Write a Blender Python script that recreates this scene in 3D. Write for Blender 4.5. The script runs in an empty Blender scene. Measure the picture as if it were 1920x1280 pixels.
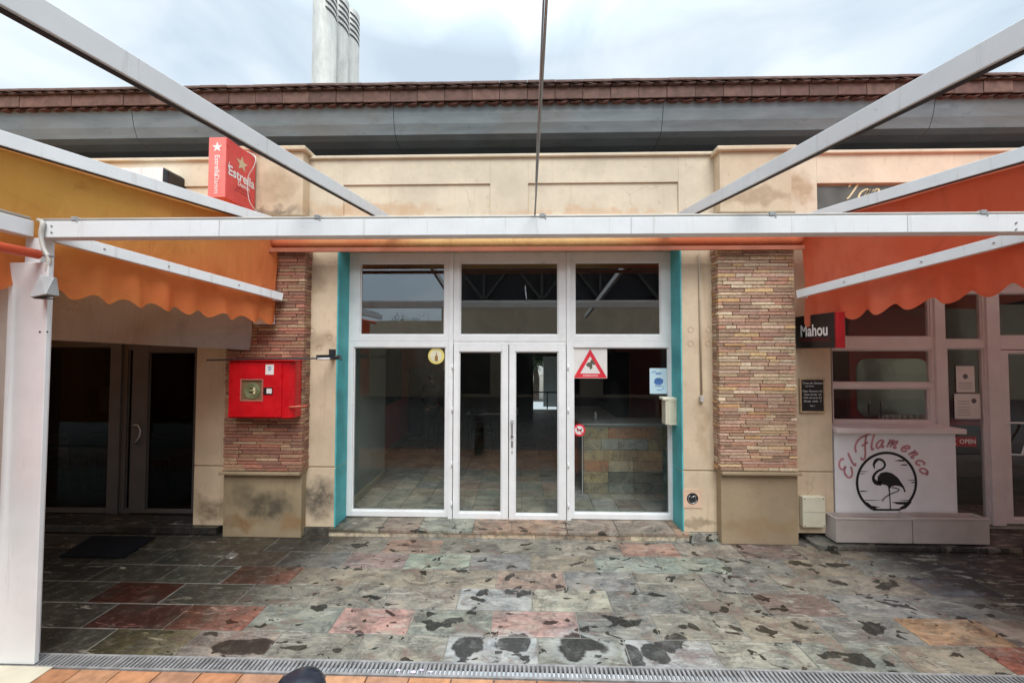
import bpy, bmesh, math, random
from mathutils import Vector, Matrix, noise as mnoise
random.seed(7)
R = math.radians
scene = bpy.context.scene
COL = scene.collection

# ------------------------------------------------------------------ camera
FPX = 710.0
cam_d = bpy.data.cameras.new('camera'); cam = bpy.data.objects.new('camera', cam_d); COL.objects.link(cam)
cam_d.sensor_width = 36; cam_d.lens = FPX / 1920 * 36; cam_d.clip_start = 0.02; cam_d.clip_end = 500
cam.location = (0, 0, 2.0)
cam.rotation_euler = (R(90 + 1.61), -0.0020, R(1.45))
scene.camera = cam
CM = cam.rotation_euler.to_matrix()
CL = Vector((0, 0, 2.0))
def ray(px, py): return CM @ Vector(((px - 960) / FPX, -(py - 640) / FPX, -1))
def at(px, py, Y):
    d = ray(px, py); return CL + d * (Y / d.y)
def atz(px, py, z):
    d = ray(px, py); return CL + d * ((z - 2.0) / d.z)

# ------------------------------------------------------------------ world and sun
SUN_EL, SUN_AZ = 52, 12
w = bpy.data.worlds.new('World'); scene.world = w; w.use_nodes = True
nt = w.node_tree; nt.nodes.clear(); N = nt.nodes.new; L = nt.links.new
out = N('ShaderNodeOutputWorld'); mixs = N('ShaderNodeMixShader')
sky = N('ShaderNodeTexSky'); sky.sky_type = 'NISHITA'; sky.sun_disc = False
sky.sun_elevation = R(SUN_EL); sky.sun_rotation = R(180 - SUN_AZ)
b1 = N('ShaderNodeBackground'); b1.inputs[1].default_value = 0.10; L(sky.outputs[0], b1.inputs[0])
tc = N('ShaderNodeTexCoord'); mp = N('ShaderNodeMapping'); mp.inputs['Scale'].default_value = (1, 1, 2.2)
L(tc.outputs['Generated'], mp.inputs[0])
nz = N('ShaderNodeTexNoise'); nz.inputs['Scale'].default_value = 3.4; nz.inputs['Detail'].default_value = 7; nz.inputs['Roughness'].default_value = .5
nz.inputs['Distortion'].default_value = .6
L(mp.outputs[0], nz.inputs['Vector'])
cr = N('ShaderNodeValToRGB'); L(nz.outputs[0], cr.inputs[0])
cr.color_ramp.elements[0].position = .34; cr.color_ramp.elements[0].color = (.46, .55, .63, 1)
cr.color_ramp.elements[1].position = .68; cr.color_ramp.elements[1].color = (.70, .765, .81, 1)
sp = N('ShaderNodeSeparateXYZ'); L(tc.outputs['Generated'], sp.inputs[0])
mr = N('ShaderNodeMapRange'); L(sp.outputs['Z'], mr.inputs[0])
mr.inputs[1].default_value = .62; mr.inputs[2].default_value = 1; mr.inputs[3].default_value = .80; mr.inputs[4].default_value = 3.2
b2 = N('ShaderNodeBackground'); L(cr.outputs[0], b2.inputs[0]); L(mr.outputs[0], b2.inputs[1])
mixs.inputs[0].default_value = .88
L(b1.outputs[0], mixs.inputs[1]); L(b2.outputs[0], mixs.inputs[2]); L(mixs.outputs[0], out.inputs[0])
sd = bpy.data.lights.new('sun', 'SUN'); sd.energy = 1.5; sd.angle = R(35); sd.color = (1, .985, .965)
so = bpy.data.objects.new('sun', sd); COL.objects.link(so); so.location = (0, -10, 20)
so.rotation_euler = (R(90 - SUN_EL), 0, R(SUN_AZ))
vs = scene.view_settings; vs.view_transform = 'Standard'; vs.look = 'None'; vs.exposure = 0.87; vs.gamma = 1

# ------------------------------------------------------------------ materials
def lin(r, g, b):
    f = lambda c: (c / 255 / 12.92) if c / 255 <= .04045 else ((c / 255 + .055) / 1.055) ** 2.4
    return (f(r), f(g), f(b))
class MT:
    def __init__(s, name):
        s.m = bpy.data.materials.new(name); s.m.use_nodes = True; s.nt = s.m.node_tree; s.nt.nodes.clear()
        s.out = s.n('ShaderNodeOutputMaterial'); s.geo = s.n('ShaderNodeNewGeometry')
    def n(s, t, **k):
        x = s.nt.nodes.new(t)
        for a, b in k.items(): setattr(x, a, b)
        return x
    def l(s, a, b): s.nt.links.new(a, b)
    def setin(s, sock, v):
        if hasattr(v, 'is_output') or hasattr(v, 'links'): s.l(v, sock)
        elif isinstance(v, (tuple, list)) and len(v) == 3 and sock.type == 'RGBA': sock.default_value = (*v, 1)
        else: sock.default_value = v
    def pos(s, sc=(1, 1, 1)):
        m = s.n('ShaderNodeMapping'); m.inputs['Scale'].default_value = sc; s.l(s.geo.outputs['Position'], m.inputs[0]); return m.outputs[0]
    def noise(s, scale, detail=4, rough=.55, vec=None, dist=0):
        x = s.n('ShaderNodeTexNoise'); x.inputs['Scale'].default_value = scale; x.inputs['Detail'].default_value = detail
        x.inputs['Roughness'].default_value = rough; x.inputs['Distortion'].default_value = dist
        s.l(vec if vec is not None else s.geo.outputs['Position'], x.inputs['Vector']); return x.outputs['Fac']
    def ramp(s, v, a, b, c0=0., c1=1.):
        x = s.n('ShaderNodeMapRange', clamp=True); x.interpolation_type = 'SMOOTHSTEP'
        s.l(v, x.inputs[0]); x.inputs[1].default_value = a; x.inputs[2].default_value = b
        x.inputs[3].default_value = c0; x.inputs[4].default_value = c1; return x.outputs[0]
    def mix(s, f, a, b, mode='MIX'):
        x = s.n('ShaderNodeMix', data_type='RGBA', blend_type=mode)
        s.setin(x.inputs[0], f); s.setin(x.inputs[6], a); s.setin(x.inputs[7], b); return x.outputs[2]
    def math(s, op, a, b=0., clamp=False):
        x = s.n('ShaderNodeMath', operation=op, use_clamp=clamp); s.setin(x.inputs[0], a); s.setin(x.inputs[1], b); return x.outputs[0]
    def attr(s, name='Col'):
        x = s.n('ShaderNodeAttribute', attribute_name=name); return x.outputs['Color']
    def bump(s, h, strength=.3, dist=.01, nrm=None):
        x = s.n('ShaderNodeBump'); x.inputs['Strength'].default_value = strength; x.inputs['Distance'].default_value = dist
        s.l(h, x.inputs['Height'])
        if nrm is not None: s.l(nrm, x.inputs['Normal'])
        return x.outputs[0]
    def blob(s, vec, c, rad, soft=.25):
        a = s.n('ShaderNodeVectorMath', operation='SUBTRACT'); s.l(vec, a.inputs[0]); a.inputs[1].default_value = c
        b = s.n('ShaderNodeVectorMath', operation='DIVIDE'); s.l(a.outputs[0], b.inputs[0]); b.inputs[1].default_value = rad
        c_ = s.n('ShaderNodeVectorMath', operation='LENGTH'); s.l(b.outputs[0], c_.inputs[0])
        return s.ramp(c_.outputs['Value'], 1 - soft, 1 + soft, 1., 0.)
    def warp(s, scale=6, amt=.1, detail=4):
        x = s.n('ShaderNodeTexNoise'); x.inputs['Scale'].default_value = scale; x.inputs['Detail'].default_value = detail
        s.l(s.geo.outputs['Position'], x.inputs['Vector'])
        a = s.n('ShaderNodeVectorMath', operation='SUBTRACT'); s.l(x.outputs['Color'], a.inputs[0]); a.inputs[1].default_value = (.5, .5, .5)
        b = s.n('ShaderNodeVectorMath', operation='SCALE'); s.l(a.outputs[0], b.inputs[0]); b.inputs['Scale'].default_value = amt
        c = s.n('ShaderNodeVectorMath', operation='ADD'); s.l(b.outputs[0], c.inputs[0]); s.l(s.geo.outputs['Position'], c.inputs[1]); return c.outputs[0]
    def pbr(s, col, rough=.6, metal=0, nrm=None, spec=.5):
        p = s.n('ShaderNodeBsdfPrincipled'); s.setin(p.inputs['Base Color'], col); s.setin(p.inputs['Roughness'], rough)
        p.inputs['Metallic'].default_value = metal; p.inputs['Specular IOR Level'].default_value = spec
        if nrm is not None: s.l(nrm, p.inputs['Normal'])
        s.l(p.outputs[0], s.out.inputs[0]); return p
def simple(name, c, rough=.6, metal=0, var=.12, vs=6, bump=.15, bs=60, dirt=0, dirtc=(.12, .09, .06), spec=.5):
    m = MT(name); n1 = m.noise(vs, 5)
    dark = tuple(x * (1 - var) for x in c); lite = tuple(min(1, x * (1 + var)) for x in c)
    col = m.mix(m.ramp(n1, .3, .7), dark, lite)
    if dirt:
        col = m.mix(m.math('MULTIPLY', m.ramp(m.noise(3.1, 8, .65), .52, .75), dirt), col, dirtc)
    nr = m.bump(m.noise(bs, 4), bump, .004) if bump else None
    rg = m.ramp(m.noise(vs * 2, 4), .3, .7, max(.02, rough - .08), min(1, rough + .08))
    m.pbr(col, rg, metal, nr, spec); return m.m
def painted(name, c):
    m = MT(name); col = m.mix(m.ramp(m.noise(4, 6, .6), .35, .7), tuple(x * .93 for x in c), c)
    vr = m.ramp(m.noise(1, 7, .65, m.pos((22, 22, 1.3))), .56, .72, 0, .38); col = m.mix(vr, col, (.40, .36, .31))
    sp_ = m.ramp(m.noise(34, 5, .7), .66, .72, 0, .5); col = m.mix(sp_, col, (.30, .25, .20))
    m.pbr(col, .42, 0, m.bump(m.noise(30, 5), .12, .004), .5); return m.m
def attr_mat(name, rough=.75, var=.3, vs=30, bump=.4, bs=60, scale=(1, 1, 1), spec=.4):
    m = MT(name); v = m.pos(scale); c = m.attr()
    n1 = m.noise(vs, 6, .6, v)
    col = m.mix(m.ramp(n1, .3, .7), m.mix(1., c, (1 - var,) * 3, 'MULTIPLY'), m.mix(1., c, (1 + var,) * 3, 'MULTIPLY'))
    m.pbr(col, rough, 0, m.bump(m.noise(bs, 5, .6, v), bump, .006), spec); return m.m

def wall_mat(name, base, stains=(), tint=1.0, streak=.35):
    m = MT(name)
    n1 = m.noise(1.7, 6, .6); n2 = m.noise(14, 6, .65); wv = m.warp(5, .35, 6)
    b = base
    col = m.mix(m.ramp(n1, .3, .72), tuple(x * .86 for x in b), tuple(min(1, x * 1.06) for x in b))
    col = m.mix(m.ramp(n2, .45, .8, 0, .22), col, tuple(x * y for x, y in zip(b, (.62, .52, .42))))
    # vertical run marks
    vr = m.noise(1, 6, .6, m.pos((16, 16, .9)))
    col = m.mix(m.math('MULTIPLY', m.ramp(vr, .55, .75), streak), col, tuple(x * y for x, y in zip(b, (.66, .52, .40))))
    col = m.mix(m.math('MULTIPLY', m.ramp(m.noise(7, 10, .75), .6, .68), .3), col, tuple(x * .45 for x in b))
    vo = m.n('ShaderNodeTexVoronoi', feature='DISTANCE_TO_EDGE'); vo.inputs['Scale'].default_value = 1.1; m.l(m.warp(3, .5, 6), vo.inputs['Vector'])
    ck_ = m.math('MULTIPLY', m.ramp(vo.outputs['Distance'], .010, .002), m.ramp(m.noise(1.3, 3), .5, .6, 0, .25)); col = m.mix(ck_, col, tuple(x * .4 for x in b))
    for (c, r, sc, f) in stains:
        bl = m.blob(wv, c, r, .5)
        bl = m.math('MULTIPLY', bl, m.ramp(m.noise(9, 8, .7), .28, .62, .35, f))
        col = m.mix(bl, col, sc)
    m.pbr(col, .85, 0, m.bump(m.noise(120, 5, .6), .25, .004, m.bump(m.noise(9, 4), .12, .02)), .25)
    return m.m

CREAM = (.66, .53, .375)
M = {}
M['white'] = simple('white_painted_aluminium', (.75, .77, .78), .38, var=.07, bump=.06, dirt=.30, dirtc=(.45, .41, .36))
M['frame'] = simple('white_window_aluminium', (.80, .805, .805), .35, var=.04, bump=.03, dirt=.12, dirtc=(.5, .47, .42))
M['greyframe'] = simple('dull_door_aluminium', (.085, .083, .08), .45, var=.08, bump=.03)
M['redcast_frame'] = simple('red_cast_aluminium', (.72, .64, .62), .4, var=.05, bump=.03)  # white frames, the awning's red light mixed into their colour
M['dark'] = simple('black_rubber', (.018, .018, .02), .6, var=.2)
M['darkmetal'] = simple('dark_metal', (.05, .05, .055), .4, .6)
M['steel'] = simple('steel', (.45, .45, .45), .35, .9)
M['galv'] = simple('galvanised_drain_steel', (.33, .325, .32), .55, .35, var=.2, vs=14, dirt=.3)
M['grey'] = simple('grey_plastic', (.34, .35, .35), .5)
M['white'] = painted('white_painted_aluminium_worn', (.79, .805, .81))
M['teal'] = simple('teal_paint', (.085, .42, .44), .6, var=.16, vs=5, bump=.3, bs=90, dirt=.35, dirtc=(.16, .30, .29))
M['red'] = simple('red_enamel', (.56, .006, .012), .32, var=.1, bump=.02, spec=.4)
M['redsign'] = simple('red_sign_plastic', (.66, .075, .07), .35, var=.1, bump=.02)
M['redsign2'] = simple('pale_red_sign_plastic', (.80, .20, .17), .4, var=.1, bump=.02)
M['blacksign'] = simple('black_sign_plastic', (.012, .01, .011), .35, var=.2, bump=.02)
M['cream_plastic'] = simple('cream_plastic', (.70, .67, .52), .5, var=.06)
M['beige_plastic'] = simple('beige_lamp_plastic', (.62, .58, .46), .5, var=.08)
M['lettering'] = simple('white_lettering', (.80, .78, .76), .5, var=.03, bump=0)
M['gold'] = simple('gold_lettering', (.72, .62, .36), .45, var=.1, bump=0)
M['tan_letter'] = simple('tan_lettering', (.58, .47, .30), .5, var=.05, bump=0)
M['pinkletter'] = simple('faded_pink_lettering', (.54, .24, .27), .6, var=.15, bump=0)
M['black'] = simple('black_print', (.012, .010, .012), .6, var=.1, bump=0)
M['printred'] = simple('red_print', (.70, .03, .05), .5, var=.08, bump=0)
M['blueprint'] = simple('blue_print', (.07, .17, .42), .5, var=.2, bump=0)
M['paleblue'] = simple('pale_blue_paper', (.50, .66, .73), .6, var=.04, bump=0)
M['yellow'] = simple('yellow_print', (.74, .62, .18), .5, var=.08, bump=0)
M['paper'] = simple('white_paper', (.72, .69, .66), .8, var=.05, bump=.05)
M['panel'] = simple('white_laminate_panel', (.82, .82, .84), .5, var=.03, bump=.02)
M['planter'] = simple('pale_planter_plastic', (.47, .42, .39), .6, var=.08, bump=.05)
M['wood'] = simple('pale_wood', (.46, .33, .20), .6, var=.2, vs=20)

M['orangetube'] = simple('orange_painted_tube', (.72, .10, .035), .35, var=.08, bump=.02)
M['stonetop'] = simple('pale_worktop', (.50, .51, .50), .35, var=.1)
M['inwall'] = simple('interior_grey_green_wall', (.30, .33, .30), .8, var=.1, vs=2)
M['inbeige'] = simple('interior_beige_wall', (.42, .39, .30), .8, var=.12, vs=1.5)
M['inorange'] = simple('interior_orange_wall', (.62, .10, .04), .75, var=.1, vs=2)
M['inred'] = simple('interior_dark_red_wall', (.40, .02, .022), .6, var=.15, vs=2)
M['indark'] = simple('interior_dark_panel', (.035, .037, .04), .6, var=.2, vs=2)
M['ceiling'] = simple('interior_ceiling', (.60, .60, .58), .85, var=.1)
M['chairgrey'] = simple('pale_grey_chair', (.50, .50, .48), .5)
M['tealcloth'] = simple('teal_tablecloth', (.05, .46, .50), .8, var=.1)
M['mat'] = simple('black_coir_mat', (.008, .009, .012), .98, var=.3, vs=40, bump=.6, bs=200, spec=.1)
M['leaf'] = simple('leaf', (.05, .10, .025), .6, var=.4, vs=1.5)
M['bark'] = simple('bark', (.09, .065, .045), .9, var=.3, vs=12, bump=.6)
M['concrete'] = simple('concrete', (.34, .32, .29), .85, var=.2, vs=4, bump=.3, dirt=.3)
M['canopy'] = simple('canopy_dark_sheet', (.03, .032, .04), .7, var=.2, vs=1)
M['blue_black'] = simple('glossy_dark_cap', (.03, .035, .05), .25, .3, var=.1)
M['skin'] = simple('skin', (.32, .19, .14), .6)
M['coat'] = simple('dark_coat', (.014, .015, .019), .9, var=.3)
M['trouser'] = simple('grey_trousers', (.07, .065, .065), .9)
M['conduit'] = simple('grey_conduit', (.50, .47, .42), .5, var=.08)
M['slab'] = simple('cream_base_tile', (.62, .57, .44), .6, var=.1, vs=5, dirt=.3)
M['greenglass'] = simple('fogged_green_panel', (.42, .48, .44), .22, .5, var=.15, vs=2, bump=0)

# glass: clear pane with a coated, mirror-like film
def glass(name, refl, tint):
    m = MT(name); t = m.n('ShaderNodeBsdfTransparent'); t.inputs[0].default_value = (*tint, 1)
    g = m.n('ShaderNodeBsdfGlossy'); g.inputs['Roughness'].default_value = .012; g.inputs[0].default_value = (.95, .98, 1, 1)
    lw = m.n('ShaderNodeLayerWeight'); lw.inputs[0].default_value = .25
    f = m.math('ADD', m.math('MULTIPLY', lw.outputs['Fresnel'], .12), refl, True)
    x = m.n('ShaderNodeMixShader'); m.l(f, x.inputs[0]); m.l(t.outputs[0], x.inputs[1]); m.l(g.outputs[0], x.inputs[2])
    df = m.n('ShaderNodeBsdfDiffuse'); df.inputs[0].default_value = (.6, .6, .58, 1)
    sm_ = m.math('MULTIPLY', m.ramp(m.noise(1, 7, .65, m.pos((3, 3, 1.1)), .8), .5, .75), .010)
    y = m.n('ShaderNodeMixShader'); m.l(sm_, y.inputs[0]); m.l(x.outputs[0], y.inputs[1]); m.l(df.outputs[0], y.inputs[2])
    m.l(y.outputs[0], m.out.inputs[0]); return m.m
M['glass'] = glass('window_glass', .026, (.90, .92, .91))
M['solarglass'] = glass('mirror_coated_glass', .20, (.38, .40, .40))
M['darkglass'] = glass('tinted_window_glass', .006, (.40, .41, .41))
M['hatchglass'] = glass('hatch_glass', .012, (.93, .93, .92))

# awning canvas, light comes through
def canvas(name, c1, c2, axis_lo=None, trans=.35):
    m = MT(name)
    n1 = m.noise(1.3, 5, .6); vr = m.noise(1, 5, .6, m.pos((9, 9, .7)))
    f = m.ramp(n1, .35, .68)
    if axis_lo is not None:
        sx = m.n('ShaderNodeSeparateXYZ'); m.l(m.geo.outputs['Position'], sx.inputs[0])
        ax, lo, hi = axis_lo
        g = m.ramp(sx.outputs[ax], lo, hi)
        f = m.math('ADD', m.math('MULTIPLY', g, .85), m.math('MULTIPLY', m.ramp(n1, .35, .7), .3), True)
        if name == 'painted_glow_canvas':
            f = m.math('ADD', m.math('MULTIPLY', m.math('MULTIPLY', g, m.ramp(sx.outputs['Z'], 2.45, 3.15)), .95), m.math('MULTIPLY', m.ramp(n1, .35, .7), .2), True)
        if ax == 'X' and name == 'rolled_canvas':
            g2 = m.ramp(sx.outputs['X'], 1.7, .7); f = m.math('MULTIPLY', f, g2)
    col = m.mix(f, c1, c2)
    col = m.mix(m.ramp(vr, .5, .8, 0, .25), col, tuple(x * .6 for x in c1))
    p = m.n('ShaderNodeBsdfPrincipled'); m.l(col, p.inputs['Base Color']); p.inputs['Roughness'].default_value = .85
    p.inputs['Specular IOR Level'].default_value = .2
    nb = m.bump(m.noise(400, 2), .15, .002, m.bump(m.noise(1, 4, .6, m.pos((5, 5, 1.2)), .5), .55, .05)); m.l(nb, p.inputs['Normal'])
    st_ = m.ramp(m.noise(2.2, 9, .7, m.pos((1, 1, 1.6)), .6), .52, .70, 0, .40); col = m.mix(st_, col, tuple(x * .55 for x in c1)); m.l(col, p.inputs['Base Color'])
    t = m.n('ShaderNodeBsdfTranslucent'); m.l(col, t.inputs[0])
    x = m.n('ShaderNodeMixShader'); x.inputs[0].default_value = trans
    m.l(p.outputs[0], x.inputs[1]); m.l(t.outputs[0], x.inputs[2]); m.l(x.outputs[0], m.out.inputs[0]); return m.m
M['canvasL'] = canvas('painted_glow_canvas', (.84, .25, .085), (.80, .50, .13), ('Y', 3.95, 2.5), .50)  # ochre end of the ramp paints backlight glow into the canvas
M['canvasR'] = canvas('red_orange_canvas', (.82, .16, .075), (.84, .22, .12), None, .5)
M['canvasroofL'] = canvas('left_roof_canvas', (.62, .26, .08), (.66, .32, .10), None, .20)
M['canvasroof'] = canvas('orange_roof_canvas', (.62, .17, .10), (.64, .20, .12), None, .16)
M['greyfabric'] = canvas('grey_canvas', (.50, .50, .49), (.62, .62, .61), None, .35)
M['rolled'] = canvas('rolled_canvas', (.50, .12, .05), (.72, .44, .18), ('X', -1.9, -.6), .1)

# ------------------------------------------------------------------ mesh builder
class MB:
    def __init__(s): s.v = []; s.f = []; s.c = []; s.col = (1, 1, 1); s.sm = []; s.smooth = False
    def face(s, idx): s.f.append(tuple(idx)); s.c.append(s.col); s.sm.append(s.smooth)
    def add(s, verts, faces):
        o = len(s.v); s.v += [Vector(v) for v in verts]
        for f in faces: s.face([o + i for i in f])
    def box(s, x0, x1, y0, y1, z0, z1):
        if x0 > x1: x0, x1 = x1, x0
        if y0 > y1: y0, y1 = y1, y0
        if z0 > z1: z0, z1 = z1, z0
        s.add([(x0, y0, z0), (x1, y0, z0), (x1, y1, z0), (x0, y1, z0), (x0, y0, z1), (x1, y0, z1), (x1, y1, z1), (x0, y1, z1)],
              [(0, 3, 2, 1), (4, 5, 6, 7), (0, 1, 5, 4), (1, 2, 6, 5), (2, 3, 7, 6), (3, 0, 4, 7)]); return s
    def bar(s, p0, p1, w, h, up=(0, 0, 1)):
        p0, p1 = Vector(p0), Vector(p1); d = (p1 - p0).normalized(); sd = d.cross(Vector(up)).normalized(); u = sd.cross(d)
        q = []
        for p in (p0, p1):
            for a, b in ((-1, -1), (1, -1), (1, 1), (-1, 1)): q.append(p + sd * (a * w / 2) + u * (b * h / 2))
        s.add(q, [(0, 1, 2, 3), (7, 6, 5, 4), (0, 4, 5, 1), (1, 5, 6, 2), (2, 6, 7, 3), (3, 7, 4, 0)]); return s
    def tube(s, pts, r, n=10, cap=True):
        pts = [Vector(p) for p in pts]; rs = r if isinstance(r, (list, tuple)) else [r] * len(pts); base = len(s.v); prev = None
        sm = s.smooth; s.smooth = True
        for i, p in enumerate(pts):
            d = (pts[min(i + 1, len(pts) - 1)] - pts[max(i - 1, 0)]).normalized()
            a = prev if prev is not None else (Vector((0, 0, 1)) if abs(d.z) < .9 else Vector((1, 0, 0)))
            e1 = (a - d * a.dot(d)).normalized(); e2 = d.cross(e1); prev = e1
            for k in range(n):
                t = 2 * math.pi * k / n; s.v.append(p + (e1 * math.cos(t) + e2 * math.sin(t)) * rs[i])
        for i in range(len(pts) - 1):
            for k in range(n):
                a = base + i * n + k; b = base + i * n + (k + 1) % n; s.face((a, b, b + n, a + n))
        s.smooth = False
        if cap:
            s.face([base + k for k in range(n)][::-1]); s.face([base + (len(pts) - 1) * n + k for k in range(n)])
        s.smooth = sm; return s
    def lathe(s, c, prof, n=24):
        base = len(s.v); c = Vector(c); sm = s.smooth; s.smooth = True
        for r, z in prof:
            for k in range(n):
                t = 2 * math.pi * k / n; s.v.append(c + Vector((r * math.cos(t), r * math.sin(t), z)))
        for i in range(len(prof) - 1):
            for k in range(n):
                a = base + i * n + k; b = base + i * n + (k + 1) % n; s.face((a, b, b + n, a + n))
        s.smooth = sm; s.face([base + k for k in range(n)][::-1]); s.face([base + (len(prof) - 1) * n + k for k in range(n)]); return s
    def poly(s, pts, d):      # a flat polygon with thickness d (vector)
        pts = [Vector(p) for p in pts]; d = Vector(d); n = len(pts); o = len(s.v)
        s.v += pts + [p + d for p in pts]
        s.face([o + i for i in range(n)]); s.face([o + n + i for i in range(n)][::-1])
        for i in range(n): j = (i + 1) % n; s.face((o + j, o + i, o + n + i, o + n + j))
        return s
    def build(s, name, mat, parent=None, bevel=0, seg=2):
        off = Vector((0, 0, 0)); q = parent
        while q is not None: off += q.location; q = q.parent
        me = bpy.data.meshes.new(name); me.from_pydata([tuple(v - off) for v in s.v], [], s.f); me.validate(); 
        if len(me.polygons) == len(s.c):
            ca = me.color_attributes.new('Col', 'FLOAT_COLOR', 'CORNER')
            for p, c, sm in zip(me.polygons, s.c, s.sm):
                p.use_smooth = sm
                for li in p.loop_indices: ca.data[li].color = (*c, 1)
        bm = bmesh.new(); bm.from_mesh(me); bmesh.ops.recalc_face_normals(bm, faces=bm.faces); bm.to_mesh(me); bm.free()
        me.materials.append(mat if not isinstance(mat, str) else M[mat])
        o = bpy.data.objects.new(name, me); COL.objects.link(o)
        if parent is not None: o.parent = parent
        if bevel:
            b = o.modifiers.new('bevel', 'BEVEL'); b.width = bevel; b.segments = seg; b.limit_method = 'ANGLE'; b.harden_normals = False
        return o
def tag(o, label=None, cat=None, group=None, kind=None):
    if label: o['label'] = label
    if cat: o['category'] = cat
    if group: o['group'] = group
    if kind: o['kind'] = kind
    return o
def thing(name, label, cat, loc=(0, 0, 0), group=None):
    o = bpy.data.objects.new(name, None); COL.objects.link(o); o.location = loc; o.empty_display_size = .1
    return tag(o, label, cat, group)
def vary(c, a, b):
    k = random.uniform(a, b); return tuple(x * k for x in c)
def box(*a): return MB().box(*a)
def catmull(pts, n=8):
    p = [Vector(q) for q in pts]
    if len(p) < 3: return p
    r = []; p = [p[0] * 2 - p[1]] + p + [p[-1] * 2 - p[-2]]
    for i in range(1, len(p) - 2):
        a, b, c, d = p[i - 1:i + 3]
        for k in range(n):
            t = k / n; r.append(.5 * ((2 * b) + (c - a) * t + (2 * a - 5 * b + 4 * c - d) * t * t + (3 * b - a - 3 * c + d) * t ** 3))
    r.append(p[-2]); return r
def stroke(mb, pts, w, fr, th=.001, calli=False, smooth=True):
    """flat ribbon on a plane; fr maps (u,v) to a point, w a width or list"""
    q = catmull([Vector((a, b)) for a, b in pts]) if smooth else [Vector((a, b)) for a, b in pts]
    n = len(q); Lf = []; Rt = []
    for i, p in enumerate(q):
        d = q[min(i + 1, n - 1)] - q[max(i - 1, 0)]
        d = d.normalized() if d.length > 1e-9 else Vector((1, 0)); nn = Vector((-d.y, d.x))
        if isinstance(w, (list, tuple)):
            t = i / (n - 1) * (len(w) - 1); k = min(int(t), len(w) - 2); ww = w[k] + (w[k + 1] - w[k]) * (t - k)
        else: ww = w
        if calli: ww *= .45 + .8 * abs(d.y)
        Lf.append(p + nn * ww / 2); Rt.append(p - nn * ww / 2)
    o = len(mb.v)
    for a, b in zip(Lf, Rt): mb.v += [Vector(fr(a.x, a.y)), Vector(fr(b.x, b.y))]
    for i in range(n - 1): mb.face((o + 2 * i, o + 2 * i + 1, o + 2 * i + 3, o + 2 * i + 2))
def fpoly(mb, pts, fr):
    o = len(mb.v); mb.v += [Vector(fr(a, b)) for a, b in pts]; mb.face(range(o, o + len(pts)))
def text(mb, s, fr, size, cx=0, cy=0, shear=0, bold=0, sx=1., align='CENTER'):
    c = bpy.data.curves.new('t', 'FONT'); c.body = s; c.size = size; c.align_x = align; c.align_y = 'CENTER'; c.shear = shear; c.offset = bold
    o = bpy.data.objects.new('t', c); COL.objects.link(o); bpy.context.view_layer.update()
    me = bpy.data.meshes.new_from_object(o.evaluated_get(bpy.context.evaluated_depsgraph_get()))
    k = len(mb.v); mb.v += [Vector(fr(cx + v.co.x * sx, cy + v.co.y)) for v in me.vertices]
    for p in me.polygons: mb.face([k + i for i in p.vertices])
    bpy.data.objects.remove(o); bpy.data.curves.remove(c); bpy.data.meshes.remove(me)

# ------------------------------------------------------------------ key planes
YP, YW, YF, YB = 4.03, 4.16, 4.42, 2.45      # pilaster front, wall front, window frame, pergola posts
SZ = .08                                      # height of the step and inner floors
def XW(px, Y=YW): return at(px, 640, Y).x
def XF(px): return at(px, 640, YF).x
def ZF(py, px=960, Y=YF): return at(px, py, Y).z

# ------------------------------------------------------------------ ground
def hsh(*a):
    v = math.sin(sum(x * k for x, k in zip(a, (12.9898, 78.233, 37.719)))) * 43758.5453; return v - math.floor(v)
SLATE = [((.168, .160, .138), 7), ((.145, .146, .138), 6), ((.195, .172, .137), 5), ((.16, .16, .16), 4), ((.21, .19, .165), 3), ((.20, .165, .145), 2),
         ((.16, .17, .15), 3), ((.21, .155, .13), 1), ((.12, .10, .09), 1)]
def slate_col(r):
    t = r * sum(k for _, k in SLATE)
    for c, k in SLATE:
        t -= k
        if t <= 0: return c
    return SLATE[0][0]
SPECIAL = {}
def spec_tile(px, py, c): 
    g_ = sum(c) / 3; p = atz(px, py, 0); SPECIAL[tile_key(p.x, p.y)] = tuple(g_ + (k - g_) * .72 for k in c)
def tile_key(x, y):
    row = math.floor((y - 2.725) / .27); off = .1 if (row % 2) else -.2
    return (row, math.floor((x - off) / .6))
for a in [(1185, 1048, (.50, .22, .10)), (990, 1158, (.30, .17, .15)), (760, 1158, (.33, .17, .145)), (300, 1100, (.20, .05, .03)), (420, 1150, (.23, .075, .045)),
          (1480, 1120, (.13, .085, .07)), (1770, 1168, (.30, .16, .07)), (560, 1070, (.22, .08, .05)), (1200, 1022, (.28, .15, .11)), (1450, 1025, (.14, .09, .08)),
          (260, 1155, (.20, .065, .05)), (820, 1018, (.24, .14, .10)), (1860, 1215, (.22, .05, .025)), (240, 1200, (.22, .18, .08)), (700, 1045, (.22, .15, .14)),
          (1740, 1060, (.12, .12, .14)), (1760, 1090, (.10, .11, .14)), (1660, 1050, (.19, .20, .19)), (870, 1048, (.20, .24, .19)), (1330, 1050, (.19, .23, .19)),
          (1120, 1050, (.20, .235, .21)), (900, 1210, (.25, .265, .27)), (1180, 1210, (.25, .26, .265)), (760, 1210, (.21, .20, .165)), (1420, 1205, (.22, .215, .17)),
          (1080, 1115, (.27, .26, .20)), (920, 1112, (.235, .245, .25))]:
    spec_tile(*a)
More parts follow.
